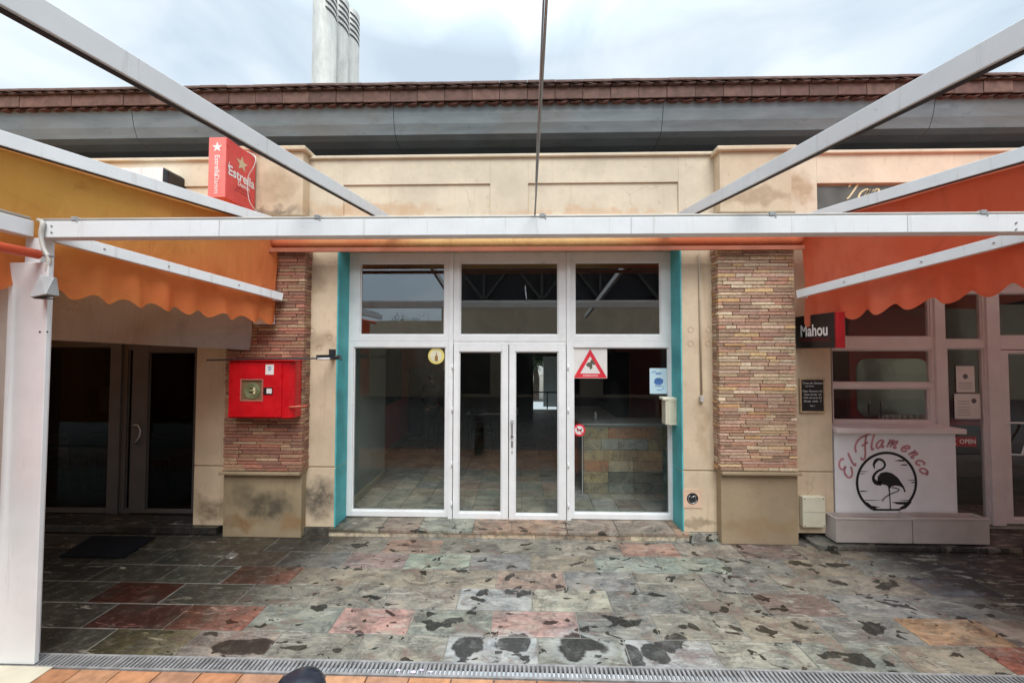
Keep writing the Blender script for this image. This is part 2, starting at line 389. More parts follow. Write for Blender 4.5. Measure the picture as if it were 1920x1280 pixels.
def quad_tile(mb, x0, x1, y0, y1, z, g=.0042, jit=.0015, th=.02, sub=1):
    r = lambda: random.uniform(-jit, jit); e = .004
    xs = [x0 + g + r(), x1 - g + r()]; ys = [y0 + g + r(), y1 - g + r()]
    zz = z + random.uniform(-.0012, .0012)
    a = [(xs[0], ys[0]), (xs[1], ys[0]), (xs[1], ys[1]), (xs[0], ys[1])]
    i = [(xs[0] + e, ys[0] + e), (xs[1] - e, ys[0] + e), (xs[1] - e, ys[1] - e), (xs[0] + e, ys[1] - e)]
    tz = [zz + random.uniform(-.0012, .0012) for _ in range(4)]
    v = [(p[0], p[1], z - th) for p in a] + [(p[0], p[1], zz - .0025) for p in a] + [(p[0], p[1], t) for p, t in zip(i, tz)]
    mb.add(v, [(0, 1, 5, 4), (1, 2, 6, 5), (2, 3, 7, 6), (3, 0, 4, 7), (4, 5, 9, 8), (5, 6, 10, 9), (6, 7, 11, 10), (7, 4, 8, 11), (8, 9, 10, 11)])
pav = MB()
for row in range(-1, 6):
    y0, y1 = 2.725 + .27 * row, 2.995 + .27 * row
    if row == -1: y0 = 2.487
    off = .1 if (row % 2) else -.2
    for k in range(-15, 16):
        x0 = off + .6 * k
        pav.col = SPECIAL.get((row, k), slate_col(hsh(row, k, 3)))
        j = (hsh(k, row) - .5) * .05
        quad_tile(pav, x0 + (hsh(k, row) - .5) * .04, x0 + .6 + (hsh(k + 1, row) - .5) * .04, y0, y1, 0)
# narrow row against the wall
for k in range(-15, 16):
    pav.col = slate_col(hsh(k, 91)); quad_tile(pav, .1 + .6 * k, .7 + .6 * k, 4.345, 4.60, 0)

def slate_material(name, wet=True, dusk=1.0):
    m = MT(name); c = m.attr()
    if dusk != 1: c = m.mix(1., c, (dusk,) * 3, 'MULTIPLY')
    cg = m.ramp(m.noise(4.5, 7, .7), .45, .62, .0, .5); gcol = m.mix(m.ramp(m.noise(2.7, 5, .6), .4, .6), (.122, .124, .112), (.195, .172, .136))
    if dusk == 1: c = m.mix(cg, c, gcol)
    v = m.pos((1, 1.6, 1)); big = m.noise(5, 8, .62, v, .8); fine = m.noise(38, 8, .7, v, .4)
    rot = m.n('ShaderNodeMapping'); rot.inputs['Rotation'].default_value = (0, 0, R(28)); rot.inputs['Scale'].default_value = (2, 9, 1)
    m.l(m.geo.outputs['Position'], rot.inputs[0]); vein = m.noise(2.4, 9, .72, rot.outputs[0], 1.2)
    col = m.mix(m.ramp(big, .32, .7), m.mix(1., c, (.48, .52, .53), 'MULTIPLY'), m.mix(1., c, (1.65, 1.58, 1.42), 'MULTIPLY'))
    col = m.mix(m.ramp(vein, .55, .62, 0, .7), col, (.42, .40, .34))
    col = m.mix(m.ramp(vein, .44, .36, 0, .75), col, m.mix(1., c, (.40, .37, .33), 'MULTIPLY'))
    pk = m.ramp(m.noise(3.0, 8, .72, v, 1.0), .54, .64, 0, .6); col = m.mix(pk, col, (.28, .165, .135))
    rust = m.ramp(m.noise(3.3, 8, .7, rot.outputs[0], 1.5), .59, .66, 0, .6)
    col = m.mix(rust, col, (.26, .105, .055))
    col = m.mix(m.ramp(fine, .38, .70, .0, .75), col, m.mix(1., c, (1.7, 1.65, 1.55), 'MULTIPLY'))
    speck = m.noise(150, 4, .6)
    col = m.mix(m.ramp(speck, .6, .72, 0, .3), col, (.42, .41, .37))
    rough = m.ramp(fine, .3, .7, .40, .68)
    damp = m.ramp(m.noise(3.0, 9, .75, v, 1.2), .50, .57, 0, .62)
    if wet: col = m.mix(damp, col, m.mix(1., col, (.50, .49, .48), 'MULTIPLY'))
    if wet:
        wv = m.warp(5.5, .26, 8); W = None
        for (px, py, rx, ry) in WET:
            p = atz(px, py, 0); b = m.blob(wv, (p.x, p.y, 0), (rx, ry, 1), .10)
            W = b if W is None else m.math('MAXIMUM', W, b)
        # scattered small drops
        sn = m.noise(6.5, 3, .5, m.pos((1, 1.5, 1)), .6); dots = m.ramp(sn, .625, .640)
        sx = m.n('ShaderNodeSeparateXYZ'); m.l(m.geo.outputs['Position'], sx.inputs[0])
        # left bay: wet slabs, with its shade painted into the darkening
        left = m.math('MULTIPLY', m.ramp(m.math('ADD', sx.outputs['X'], m.math('MULTIPLY', sx.outputs['Y'], -.42)), -3.0, -3.9),
                      m.ramp(m.noise(1.6, 7, .65, rot.outputs[0], .8), .30, .40))
        right = m.math('MULTIPLY', m.ramp(m.math('ADD', sx.outputs['X'], m.math('MULTIPLY', sx.outputs['Y'], .30)), 4.2, 5.0),
                      m.ramp(m.noise(2.2, 6, .6, rot.outputs[0], .5), .38, .46))
        W = m.math('MAXIMUM', m.math('MAXIMUM', W, dots), m.math('MAXIMUM', left, right))
        # pale tide line of dried lime around the drops
        halo = None
        for (px, py, rx, ry) in WET[:4]:
            p = atz(px, py, 0); b = m.blob(wv, (p.x, p.y, 0), (rx * 1.35, ry * 1.35, 1), .25)
            halo = b if halo is None else m.math('MAXIMUM', halo, b)
        col = m.mix(m.math('MULTIPLY', halo, .45), col, (.40, .41, .40))
        wd_ = m.math('MULTIPLY', W, m.ramp(m.noise(11, 7, .7), .3, .55, .72, .96)); col = m.mix(wd_, col, m.mix(1., c, (.15, .145, .135), 'MULTIPLY'))
        mx = m.n('ShaderNodeMix', data_type='FLOAT'); m.l(W, mx.inputs[0]); m.l(rough, mx.inputs[2]); mx.inputs[3].default_value = .20; rough = mx.outputs[0]
    h = m.math('ADD', m.math('MULTIPLY', big, .7), m.math('MULTIPLY', fine, .5))
    m.pbr(col, rough, 0, m.bump(h, .5, .010, m.bump(vein, .35, .006)), .4); return m.m
WET = [(873, 1210, .125, .10), (960, 1206, .13, .09), (1085, 1212, .16, .11), (1185, 1222, .07, .1), (1232, 1222, .10, .08), (1262, 1204, .10, .07), (1165, 1160, .15, .05),
       (830, 1163, .16, .035), (815, 1168, .06, .05), (985, 1112, .07, .05), (905, 1112, .04, .06), (955, 1080, .035, .07), (700, 1118, .08, .03),
       (550, 1218, .09, .035), (635, 1217, .045, .03), (670, 1022, .09, .05), (1110, 1028, .06, .03), (1500, 1057, .10, .04), (1570, 1058, .09, .05), (1570, 1090, .07, .03),
       (1660, 1095, .14, .05), (1500, 1170, .06, .03), (1640, 1178, .10, .04), (1555, 1228, .08, .03), (1610, 1236, .09, .04), (1460, 1143, .05, .025), (1300, 1177, .04, .03),
       (1378, 1180, .04, .035), (1350, 1072, .06, .02), (1380, 1085, .06, .02), (1150, 1045, .04, .015), (1490, 1200, .04, .02), (800, 1065, .03, .02), (1050, 1095, .05, .025),
       (450, 1215, .22, .07), (1235, 1065, .04, .015), (560, 1030, .10, .05), (740, 1030, .04, .02), (1655, 1130, .06, .02), (1840, 1130, .2, .02), (1060, 1155, .03, .03), (930, 1225, .02, .02)]
M['slate'] = slate_material('wet_slate_paving')
M['slatein'] = slate_material('dry_slate_tiles', False, 1.6)
tag(pav.build('paving', 'slate'), kind='structure')
bed = MB().box(-9, 9.3, 2.488, 4.62, -.05, -.0055)
tag(bed.build('paving_joints', simple('mortar', (.22, .21, .18), .95, var=.25, vs=12, bump=.5)), kind='structure')

# terracotta terrace
terra = MB(); tw = .26
for i in range(-26, 28):
    for j in range(0, 5):
        x0 = -.167 + tw * i; y1 = 2.372 - tw * j; r = hsh(i, j, 5)
        terra.col = vary(random.choice([(.42, .20, .10), (.38, .17, .085), (.46, .24, .13), (.42, .22, .13)]), .85, 1.12)
        quad_tile(terra, x0, x0 + tw, y1 - tw, y1, .004, .004)
tag(terra.build('terrace', attr_mat('terracotta_tiles', .55, .22, 14, .25, 40)), kind='structure')
gm = simple('ground_concrete', (.27, .25, .22), .9, var=.15, vs=2, bump=.3)
g = MB(); g.box(-150, 150, 1.06, 2.372, -.08, -.02); wet_ = MB().box(-150, 150, -150, 1.058, -.08, .003)
tag(wet_.build('yard', simple('dark_wet_paving', (.085, .083, .078), .55, var=.3, vs=3, bump=.3)), kind='structure'); g.box(-150, 150, 16, 250, -.08, .03); g.box(-150, -9, 2.36, 16, -.08, -.02); g.box(9.3, 150, 2.36, 16, -.08, -.02)
tag(g.build('ground', gm), kind='structure')

# drain channel
dr = thing('drain_channel', 'long grey slotted steel drain grating between slate paving and terracotta tiles', 'drain', (0, 2.43, 0))
d = MB(); x = -3.6
d.box(-3.6, 4.2, 2.376, 2.390, -.03, .006); d.box(-3.6, 4.2, 2.472, 2.486, -.03, .006)
n = int(7.8 / .0285)
for i in range(n + 1):
    x = -3.6 + i * .0285; w_ = .0140 if i % 35 else .024
    d.box(x - w_ / 2, x + w_ / 2, 2.3905, 2.4715, -.012, .0045)
d.build('grating', 'galv', dr)
MB().box(-3.6, 4.2, 2.3765, 2.4855, -.10, -.09).build('channel', 'dark', dr)

# ------------------------------------------------------------------ building
bld = thing('building', 'long low cream rendered restaurant building with brick pilasters and red tiled eave', 'building', (0, YW, 0))
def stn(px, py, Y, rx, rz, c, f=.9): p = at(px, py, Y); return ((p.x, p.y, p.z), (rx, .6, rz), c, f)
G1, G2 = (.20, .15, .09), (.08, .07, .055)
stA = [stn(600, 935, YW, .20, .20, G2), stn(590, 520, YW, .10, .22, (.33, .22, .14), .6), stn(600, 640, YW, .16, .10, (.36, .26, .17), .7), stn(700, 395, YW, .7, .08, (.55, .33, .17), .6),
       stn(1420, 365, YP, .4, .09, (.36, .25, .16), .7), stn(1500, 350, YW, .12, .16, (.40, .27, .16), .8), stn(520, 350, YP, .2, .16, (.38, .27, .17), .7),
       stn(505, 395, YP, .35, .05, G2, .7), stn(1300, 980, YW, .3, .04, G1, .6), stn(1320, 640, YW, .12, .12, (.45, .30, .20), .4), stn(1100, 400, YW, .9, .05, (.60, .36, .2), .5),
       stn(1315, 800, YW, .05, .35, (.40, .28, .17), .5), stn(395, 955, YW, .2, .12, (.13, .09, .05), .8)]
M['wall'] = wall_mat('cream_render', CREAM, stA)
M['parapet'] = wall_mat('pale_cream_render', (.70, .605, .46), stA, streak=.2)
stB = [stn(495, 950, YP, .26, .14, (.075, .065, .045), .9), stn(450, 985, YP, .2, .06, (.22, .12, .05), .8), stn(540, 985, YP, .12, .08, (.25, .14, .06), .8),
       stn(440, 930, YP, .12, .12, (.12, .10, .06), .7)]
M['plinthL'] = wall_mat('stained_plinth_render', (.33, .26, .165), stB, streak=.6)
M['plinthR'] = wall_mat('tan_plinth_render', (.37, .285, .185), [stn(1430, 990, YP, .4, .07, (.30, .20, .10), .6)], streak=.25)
ztopwin = ZF(473); zpar = at(960, 296, YW).z
Z_G = 2.98
def Wd(name, x0, x1, z0, z1, y0=YW, y1=YW + .26, mat='wall', bevel=.004, parent=bld): return MB().box(x0, x1, y0, y1, z0, z1).build(name, mat, parent, bevel)
xl0, xl1 = XW(633), XW(1277)          # main opening
xs_left = XW(370); xs_right = XW(1557)
zseam = at(1310, 882, YW).z
for (a, b, zb) in ((xs_left, XW(420), .08), (XW(420), XW(500), .08), (XW(566), xl0, SZ), (xl1, XW(1352), SZ), (XW(1480), xs_right, .085)):
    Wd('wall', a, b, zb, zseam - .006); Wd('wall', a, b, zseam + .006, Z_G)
    MB().box(a, b, YW + .012, YW + .2, zseam - .0065, zseam + .0065).build('groove', M['plinthL'], bld)
# head band over everything and parapet
head = MB(); head.box(-9, 9.3, YW, YW + .26, ztopwin, at(960, 405, YW).z); head.box(-9, XW(1), YW, YW + .26, SZ, ztopwin)
head.build('wall', 'wall', bld)
zl = ZF(560, 1700)
MB().box(-9, xs_left, YW, YW + .26, ZF(560, 230), ztopwin).build('wall', 'wall', bld)
MB().box(xs_left - .002, xl0, YW + .02, YW + .26, Z_G, ztopwin).build('wall', 'wall', bld)
MB().box(xl1, xs_right + .002, YW + .02, YW + .26, Z_G, ztopwin).build('wall', 'wall', bld)
# parapet with two sunk panels
par = MB(); zb = at(960, 405, YW).z
pA = (XW(640), XW(918)); pB = (XW(990), XW(1275)); zp1 = at(960, 344, YW).z; zp0 = zb + .02
def hole_wall(mb, x0, x1, z0, z1, holes, y0, y1):
    xs = x0
    for (a, b, c, d_) in holes:
        mb.box(xs, a, y0, y1, z0, z1); mb.box(a, b, y0, y1, z0, c); mb.box(a, b, y0, y1, d_, z1); xs = b
    mb.box(xs, x1, y0, y1, z0, z1)
tp = (XW(1538), XW(1850)); ztp1 = at(1600, 343, YW).z
hole_wall(par, -9, 9.3, zb, zpar, [(XW(200), XW(385), zp0, zp1), (*pA, zp0, zp1), (*pB, zp0, zp1), (*tp, zp0, ztp1)], YW, YW + .14)
for (a, b) in (pA, pB, (XW(200), XW(385))):
    par.box(a, b, YW + .018, YW + .13, zp0, zp1)
par.box(tp[0], tp[1], YW + .05, YW + .13, zp0, ztp1)
par.build('parapet', 'parapet', bld, .004)
cop = MB(); cop.box(-9, 9.3, YW - .03, YW + .30, zpar, zpar + .035); cop.build('coping', 'parapet', bld, .008)
# recessed lower wall on the left of shop, ceilings
# piers and brick pilasters
BR_R = [(.50, .30, .15), (.56, .38, .20), (.34, .22, .15), (.44, .23, .155), (.47, .26, .18), (.42, .24, .16), (.52, .36, .21), (.38, .26, .17), (.36, .22, .15), (.45, .33, .21), (.33, .21, .145), (.41, .27, .19), (.50, .35, .235), (.56, .42, .28), (.45, .28, .20), (.49, .31, .235), (.40, .24, .18), (.60, .48, .34), (.50, .38, .25), (.42, .29, .20), (.53, .38, .28), (.56, .44, .31)]
BR_WET_SHADE = [(.33, .17, .115), (.38, .225, .14), (.29, .135, .09), (.26, .12, .085), (.40, .27, .17), (.31, .18, .11), (.24, .125, .09), (.35, .15, .10)]  # left bricks: wet tone, with shade painted in as a darker palette
brickm = attr_mat('thin_brick', .85, .28, 45, .7, 90, (1, 1, 2))
def pilaster(pxl, pxr, bpl, bpr, pal, plinth, label, ztop_px):
    x0, x1 = at(pxl, 640, YP).x, at(pxr, 640, YP).x
    b0, b1 = at(bpl, 640, YP).x, at(bpr, 640, YP).x
    zl_ = at((pxl + pxr) / 2, 884, YP).z
    o = MB().box(x0 + .012, x1 - .012, YP + .022, YW + .02, zl_, ztopwin + .02).build('pilaster', simple('brick_bed', (.34, .26, .18), .95), bld)
    o['label'] = label
    mb = MB(); z = zl_ + .006; rr = 0
    while z < ztopwin:
        h = random.uniform(.028, .043)
        for (fx, u0, u1) in (('f', x0, x1),):
            u = u0 + random.uniform(-.004, .006)
            ph = random.uniform(0, .12); first = True
            while u < u1 - .02:
                ln = random.choice((.11, .17, .22, .24, .26, .3))
                if first: ln = max(.05, ln - ph); first = False
                e = min(u + ln, u1)
                if u1 - e < .04: e = u1
                mb.col = vary(random.choice(pal), .92, 1.22)
                dy = random.uniform(-.006, .005)
                mb.box(u + .0025, e - .0025, YP + dy, YP + .05, z + .0025, z + h - .003)
                u = e
        # return faces
        for (xa, sgn) in ((x0, 1), (x1, -1)):
            mb.col = vary(random.choice(pal), .8, 1.1)
            j = random.uniform(-.004, .004)
            mb.box(xa + j, xa + sgn * .03, YP + .052, YW + .01, z + .0025, z + h - .003)
        z += h
    mb.build('brickwork', brickm, o, .003, 1)
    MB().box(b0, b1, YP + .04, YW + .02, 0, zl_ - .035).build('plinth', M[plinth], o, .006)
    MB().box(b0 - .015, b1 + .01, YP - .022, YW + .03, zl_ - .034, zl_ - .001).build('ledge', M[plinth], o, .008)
    return o
pilaster(423, 570, 420, 566, BR_WET_SHADE, 'plinthL', 'darker red brown brick pilaster with a mould stained plinth', 475)
pilaster(1347, 1492, 1352, 1496, BR_R, 'plinthR', 'tan and pink brick pilaster with a clean plinth', 475)
for (a, b) in ((425, 568), (1350, 1484)):
    x0, x1 = at(a, 340, YP).x, at(b, 340, YP).x; zt = at((a + b) / 2, 285 if a < 900 else 284, YP).z; zb_ = at(960, 400, YP).z
    o = MB().box(x0, x1, YP, YW + .12, zb_, zt).build('pier', 'wall', bld, .006)
    MB().box(x0 - .04, x1 + .04, YP - .04, YW + .2, zt, zt + .05).build('cap', 'wall', o, .012, 3)
    MB().box(x0 - .03, x1 + .03, YP - .012, YW + .1, zb_ - .022, zb_ - .001).build('sill_band', 'plinthL' if False else M['plinthL'], o, .005)
# teal reveals
zr = at(1310, 884, YW).z
for (xa, s) in ((xl0, 1), (xl1, -1)):
    rv = MB()
    rv.box(xa - s * .012, xa + s * .004, YW - .002, YF + .03, SZ, zr - .004); rv.box(xa - s * .012, xa + s * .004, YW - .002, YF + .03, zr + .004, ztopwin)
    rv.build('reveal', 'teal', bld, .002)

# step in front of the shopfront, slate nosings
st = MB()
XA, XB = XW(566), XW(1352)
xx = xl0 - .05
while xx < xl1 + .02:
    wd = random.choice((.42, .55, .6)); e = min(xx + wd, xl1 + .05)
    st.col = random.choice([(.30, .23, .17), (.22, .23, .20), (.34, .31, .25), (.22, .18, .15), (.25, .17, .125), (.26, .25, .21)])
    quad_tile(st, xx, e, YW - .05, YF + .02, SZ, .002, .003, .03); xx = e
for (a, b) in ((XW(566), xl0 - .05), (xl1 + .05, XW(1352))):
    st.col = (.30, .29, .26); st.box(a, b, YW - .022, YW + .02, 0, SZ - .003)
st.build('step', 'slate', None); so_ = bpy.data.objects['step']; tag(so_, kind='structure')
r_ = MB(); r_.col = (.33, .27, .21)
xx = xl0 - .05
while xx < xl1 + .05:
    e = min(xx + random.uniform(.35, .7), xl1 + .05); r_.col = random.choice([(.26, .21, .16), (.20, .18, .15), (.30, .26, .20), (.18, .14, .11)])
    r_.box(xx + .002, e - .002, YW - .038, YW + .2, 0, SZ - .022); xx = e
tag(r_.build('step_riser', M['slatein']), kind='structure')
# side shops' thresholds
tl = MB()
for (a, b, fy, fz) in ((-9, XW(422), YW - .06, SZ), (XW(1502), 9.3, 3.97, .045)):
    xx = a
    while xx < b - .05:
        e = min(xx + .6, b); tl.col = slate_col(random.random()); quad_tile(tl, xx, e, fy, YF + .03, fz, .003, .002, .07 if fz > .06 else .04); xx = e
tag(tl.build('threshold', 'slate'), kind='structure')

# interior floors
fl = MB()
for i in range(-30, 34):
    for j in range(0, 30):
        x0 = .0 + .3 * i; y0 = YF + .03 + .3 * j
        if y0 > 12.6: continue
        fl.col = slate_col(hsh(i, j, 9)); quad_tile(fl, x0, x0 + .3, y0, y0 + .3, SZ, .003, .001, .02)
tag(fl.build('interior_floor', 'slatein'), kind='structure')
tag(MB().box(-9, 9.3, YF + .0, 12.8, -.02, SZ - .014).build('floor_slab', 'concrete'), kind='structure')

# ------------------------------------------------------------------ windows and doors
def rframe(mb, x0, x1, z0, z1, g0, g1, h0, h1, y0, y1):
    """outer rectangle, inner glass rectangle"""
    mb.box(x0, g0, y0, y1, z0, z1); mb.box(g1, x1, y0, y1, z0, z1)
    mb.box(g0, g1, y0, y1, z0, h0); mb.box(g0, g1, y0, y1, h1, z1)
    b = .012   # glazing bead, set back
    mb.box(g0, g0 + b, y0 + .014, y1 - .006, h0, h1); mb.box(g1 - b, g1, y0 + .014, y1 - .006, h0, h1)
    mb.box(g0 + b, g1 - b, y0 + .014, y1 - .006, h0, h0 + b); mb.box(g0 + b, g1 - b, y0 + .014, y1 - .006, h1 - b, h1)
def window(name, X, Z, G, H, mat='frame', gl='glass', y=YF, dep=.055, label=None):
    mb = MB(); rframe(mb, X[0], X[1], Z[0], Z[1], G[0], G[1], H[0], H[1], y, y + dep)
    o = mb.build(name, mat, bld, .003)
    if label: o['label'] = label
    p = MB().box(G[0] + .002, G[1] - .002, y + .026, y + .031, H[0] + .002, H[1] - .002).build('pane', gl, o)
    return o
e = .001
zt0, zt1 = ZF(640), ZF(474); gz0, gz1 = ZF(628), ZF(492)
Xl = (XF(653) + .003, XF(842)); Xm = (XF(850), XF(1062)); Xr = (XF(1070), XF(1261) - .003)
window('window', (Xl[0], Xl[1]), (zt0, zt1), (XF(674), XF(833)), (gz0, gz1), gl='solarglass', label='left upper light reflecting grey sky')
window('window', (Xm[0], Xm[1]), (zt0, zt1), (XF(862), XF(1047)), (gz0, gz1), gl='solarglass', label='upper light above the double door')
window('window', (Xr[0], Xr[1]), (zt0, zt1), (XF(1078), XF(1240)), (gz0, gz1), gl='solarglass', label='right upper light')
zlow = ZF(971); g0 = ZF(961); g1 = ZF(651)
window('window', Xl, (zlow, zt0 - e), (XF(663), XF(836)), (g0, g1), label='tall left side light')
window('window', Xr, (zlow, zt0 - e), (XF(1075), XF(1254)), (g0, g1), label='tall right side light')
mu = MB()
for a, b in ((842, 850), (1062, 1070)): mu.box(XF(a) + e, XF(b) - e, YF - .022, YF + .06, zlow - .012, zt1)
mu.box(Xl[0], Xr[1], YF + .002, YF + .05, zt1 + e, ztopwin)
mu.box(XF(850), XF(1062), YF + .004, YF + .05, ZF(646), zt0 - e)
mu.build('mullion', 'frame', bld, .003)
def leaf(xa, xb, ga, gb, z0, z1, h0, h1, mat='frame', gl='glass', y=YF - .008):
    mb = MB(); rframe(mb, xa, xb, z0, z1, ga, gb, h0, h1, y, y + .05)
    o = mb.build('door', mat, bld, .004); MB().box(ga + .002, gb - .002, y + .026, y + .031, h0 + .002, h1 - .002).build('pane', gl, o); return o
zd0, zd1 = ZF(975), ZF(646) - .003
dl = leaf(XF(851), XF(953.3), XF(861), XF(941), zd0, zd1, ZF(962), ZF(659)); dl['label'] = 'left leaf of the white glazed double door'
dR = leaf(XF(954.8), XF(1061), XF(966), XF(1047), zd0, zd1, ZF(964), ZF(659)); dR['label'] = 'right leaf of the white glazed double door, with the pull handle'
h = MB(); hx = XF(960.5); za, zc = ZF(788), ZF(817)
h.tube([(hx, YF - .008, za), (hx, YF - .045, za), (hx, YF - .048, za - .03), (hx, YF - .048, zc + .03), (hx, YF - .045, zc), (hx, YF - .008, zc)], .0085, 8)
h.lathe((hx, YF - .03, za - .008), [(.016, 0), (.019, .008), (.016, .016)], 12); h.lathe((hx, YF - .03, zc - .008), [(.016, 0), (.019, .008), (.016, .016)], 12)
h.build('handle', 'steel', dR)
lk = MB(); lk.box(hx - .012, hx + .012, YF - .016, YF - .009, ZF(838), ZF(826)); lk.box(hx - .006, hx + .006, YF - .011, YF - .0085, ZF(850), ZF(844)); lk.build('lock', 'steel', dR, .002)
for px in (847.5, 1066.5):
    for py in (688, 768, 870, 945): MB().tube([(XF(px) + (.012 if px < 900 else -.012), YF - .03, ZF(py) - .03), (XF(px) + (.012 if px < 900 else -.012), YF - .03, ZF(py) + .03)], .008, 8).build('hinge', 'frame', dl if px < 900 else dR)

# left shop: dark glazed doors
zL1 = ZF(560, 230); zL0 = SZ + .005
def lw(a, b, ga, gb, py1=650, nm='window', lab=None):
    return window(nm, (XF(a), XF(b)), (zL0, ZF(py1 - 18, 200)), (XF(ga), XF(gb)), (ZF(956, 300), ZF(py1, 200)), 'greyframe', 'darkglass', label=lab)
lw(-60, 212, -55, 208, lab='wide dark pane of the left shop'); 
mm = MB(); mm.box(XF(212) + e, XF(232), YF - .02, YF + .05, zL0, ZF(632, 200)); mm.build('mullion', 'greyframe', bld, .003)
window('window', (XF(232) + e, XF(252)), (zL0, ZF(632, 200)), (XF(241), XF(250)), (ZF(956, 300), ZF(655, 200)), 'greyframe', 'darkglass')
dd = leaf(XF(253), XF(371), XF(281), XF(367), zL0 + .01, ZF(635, 300), ZF(956, 320), ZF(660, 320), 'greyframe', 'darkglass'); dd['label'] = 'dark glazed door of the left shop'
hh = MB(); cx, cz = XF(268), ZF(812, 268)
hh.tube([(cx - .05, YF - .04, cz + .10), (cx + .02, YF - .05, cz + .11), (cx + .055, YF - .05, cz + .05), (cx + .05, YF - .05, cz - .02), (cx + .0, YF - .045, cz - .10), (cx - .03, YF - .02, cz - .12)], .011, 8)
hh.build('handle', 'steel', dd)
MB().box(-9, XF(371), YF + .01, YF + .05, ZF(632, 200) + .002, ZF(560, 230) + .1).build('fascia_panel', 'greyframe', bld)

# right shop
FZ = lambda py, px=1700: ZF(py, px)
window('window', (XF(1559), XF(1751)), (FZ(655), FZ(545)), (XF(1576), XF(1746)), (FZ(632), FZ(555)), 'redcast_frame', 'hatchglass', label='upper light of the pink tinged hatch')
window('window', (XF(1559), XF(1751)), (FZ(727), FZ(655) - e), (XF(1560), XF(1746)), (FZ(718), FZ(656)), 'redcast_frame', 'hatchglass', label='upper sash of the serving hatch')
window('window', (XF(1559), XF(1751)), (FZ(800), FZ(727) - e), (XF(1561), XF(1741)), (FZ(789), FZ(728)), 'redcast_frame', 'hatchglass', label='lower sash of the serving hatch')
mm = MB(); mm.box(XF(1751) + e, XF(1770), YF - .02, YF + .06, SZ, FZ(545)); mm.box(XF(1848), XF(1872), YF - .02, YF + .06, SZ, FZ(540, 1860)); mm.build('mullion', 'redcast_frame', bld, .003)
window('window', (XF(1770) + e, XF(1848) - e), (FZ(652, 1810), FZ(540)), (XF(1773), XF(1844)), (FZ(637, 1810), FZ(550)), 'redcast_frame', 'hatchglass')
window('window', (XF(1770) + e, XF(1848) - e), (SZ + .01, FZ(652, 1810) - e), (XF(1776), XF(1845)), (FZ(978, 1810), FZ(653, 1810)), 'redcast_frame', 'hatchglass', label='tall side light with two notices')
window('window', (XF(1872) + e, XF(2100)), (FZ(655, 1900), FZ(540)), (XF(1876), XF(2096)), (FZ(630, 1900), FZ(550)), 'redcast_frame', 'hatchglass')
dd = leaf(XF(1874), XF(2080), XF(1888), XF(2060), SZ + .02, FZ(656, 1900) - .003, FZ(972, 1900), FZ(662, 1900), 'redcast_frame', 'hatchglass'); dd['label'] = 'pale framed glass door with a curved pull handle'
hp = MB(); yy = YF - .05
P_ = lambda px, py: Vector((XF(px), yy, FZ(py, 1900)))
hp.tube([P_(1880, 792) + Vector((0, .04, 0)), P_(1890, 791), P_(1915, 792), P_(1926, 800), P_(1918, 815), P_(1905, 832), P_(1898, 850), P_(1886, 851) + Vector((0, .04, 0))], .011, 8)
hp.build('handle', 'white', dd)
MB().box(XF(2080), 9.3, YF, YF + .05, SZ, FZ(540)).build('fascia_panel', 'redcast_frame', bld)
MB().box(XF(1559), 9.3, YF + .002, YF + .06, FZ(545) + .002, ztopwin).build('fascia_panel', 'redcast_frame', bld)
# counter front below the hatch
YC = YW + .02
cp = MB().box(XW(1560, YC), XW(1786, YC), YC, YF - .002, SZ, at(1700, 811, YC).z).build('counter_front', 'panel', bld, .003)
sl = MB().box(XW(1557, YC) , XW(1792, YC) + .01, YC - .07, YF - .003, at(1700, 811, YC).z + .002, at(1700, 803, YC).z + .01).build('sill', 'redcast_frame', bld, .006)

# rooms
def room(x0, x1, y0, y1, z1, matl, matr, matb):
    MB().box(x0 - .1, x0, y0, y1, SZ - .01, z1).build('interior_wall', matl, bld)
    MB().box(x1, x1 + .1, y0, y1, SZ - .01, z1).build('interior_wall', matr, bld)
    if matb: MB().box(x0 - .1, x1 + .1, y1 + .002, y1 + .1, SZ - .01, z1).build('interior_wall', matb, bld)
# main room
x660 = -2.13
MB().box(x660 - .06, x660, YF + .06, 5.9, SZ - .01, 3.3).build('interior_wall', 'inwall', bld)
MB().box(x660 + .001, x660 + .015, YF + .06, 5.9, SZ, SZ + .09).build('skirting', 'inbeige', bld)
MB().box(-2.66, -2.57, 5.9, 12.5, SZ - .01, 3.3).build('interior_wall', 'inorange', bld)
MB().box(-2.65, x660 - .061, 5.88, 5.899, SZ - .01, 3.3).build('interior_wall', 'inwall', bld)
MB().box(-2.569, -2.55, 5.9, 9.3, SZ, SZ + .08).build('skirting', 'inbeige', bld)
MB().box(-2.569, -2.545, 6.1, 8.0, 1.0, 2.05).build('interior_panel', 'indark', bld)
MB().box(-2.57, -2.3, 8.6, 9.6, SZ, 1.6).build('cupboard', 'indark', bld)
MB().box(3.0, 3.1, YF + .06, 12.5, SZ - .01, 3.3).build('interior_wall', 'inorange', bld)
MB().box(-9, 9.3, YF + .06, 12.7, 3.3, 3.38).build('ceiling', 'ceiling', bld)
xb0, xb1 = at(1000, 700, 12.5).x, at(1044, 700, 12.5).x; zb1 = at(1020, 668, 12.5).z
wq0, wq1 = at(778, 700, 12.5).x, at(838, 700, 12.5).x; wz0 = at(800, 694, 12.5).z
bk = MB(); bk.box(-2.6, wq0, 12.5, 12.6, SZ - .01, 3.3); bk.box(wq0, wq1, 12.5, 12.6, SZ - .01, wz0); bk.box(wq0, wq1, 12.5, 12.6, 2.75, 3.3); bk.box(wq1, xb0, 12.5, 12.6, SZ - .01, 3.3); bk.box(xb1, 3.1, 12.5, 12.6, SZ - .01, 3.3); bk.box(xb0, xb1, 12.5, 12.6, zb1, 3.3)
bk.build('interior_wall', 'inbeige', bld)
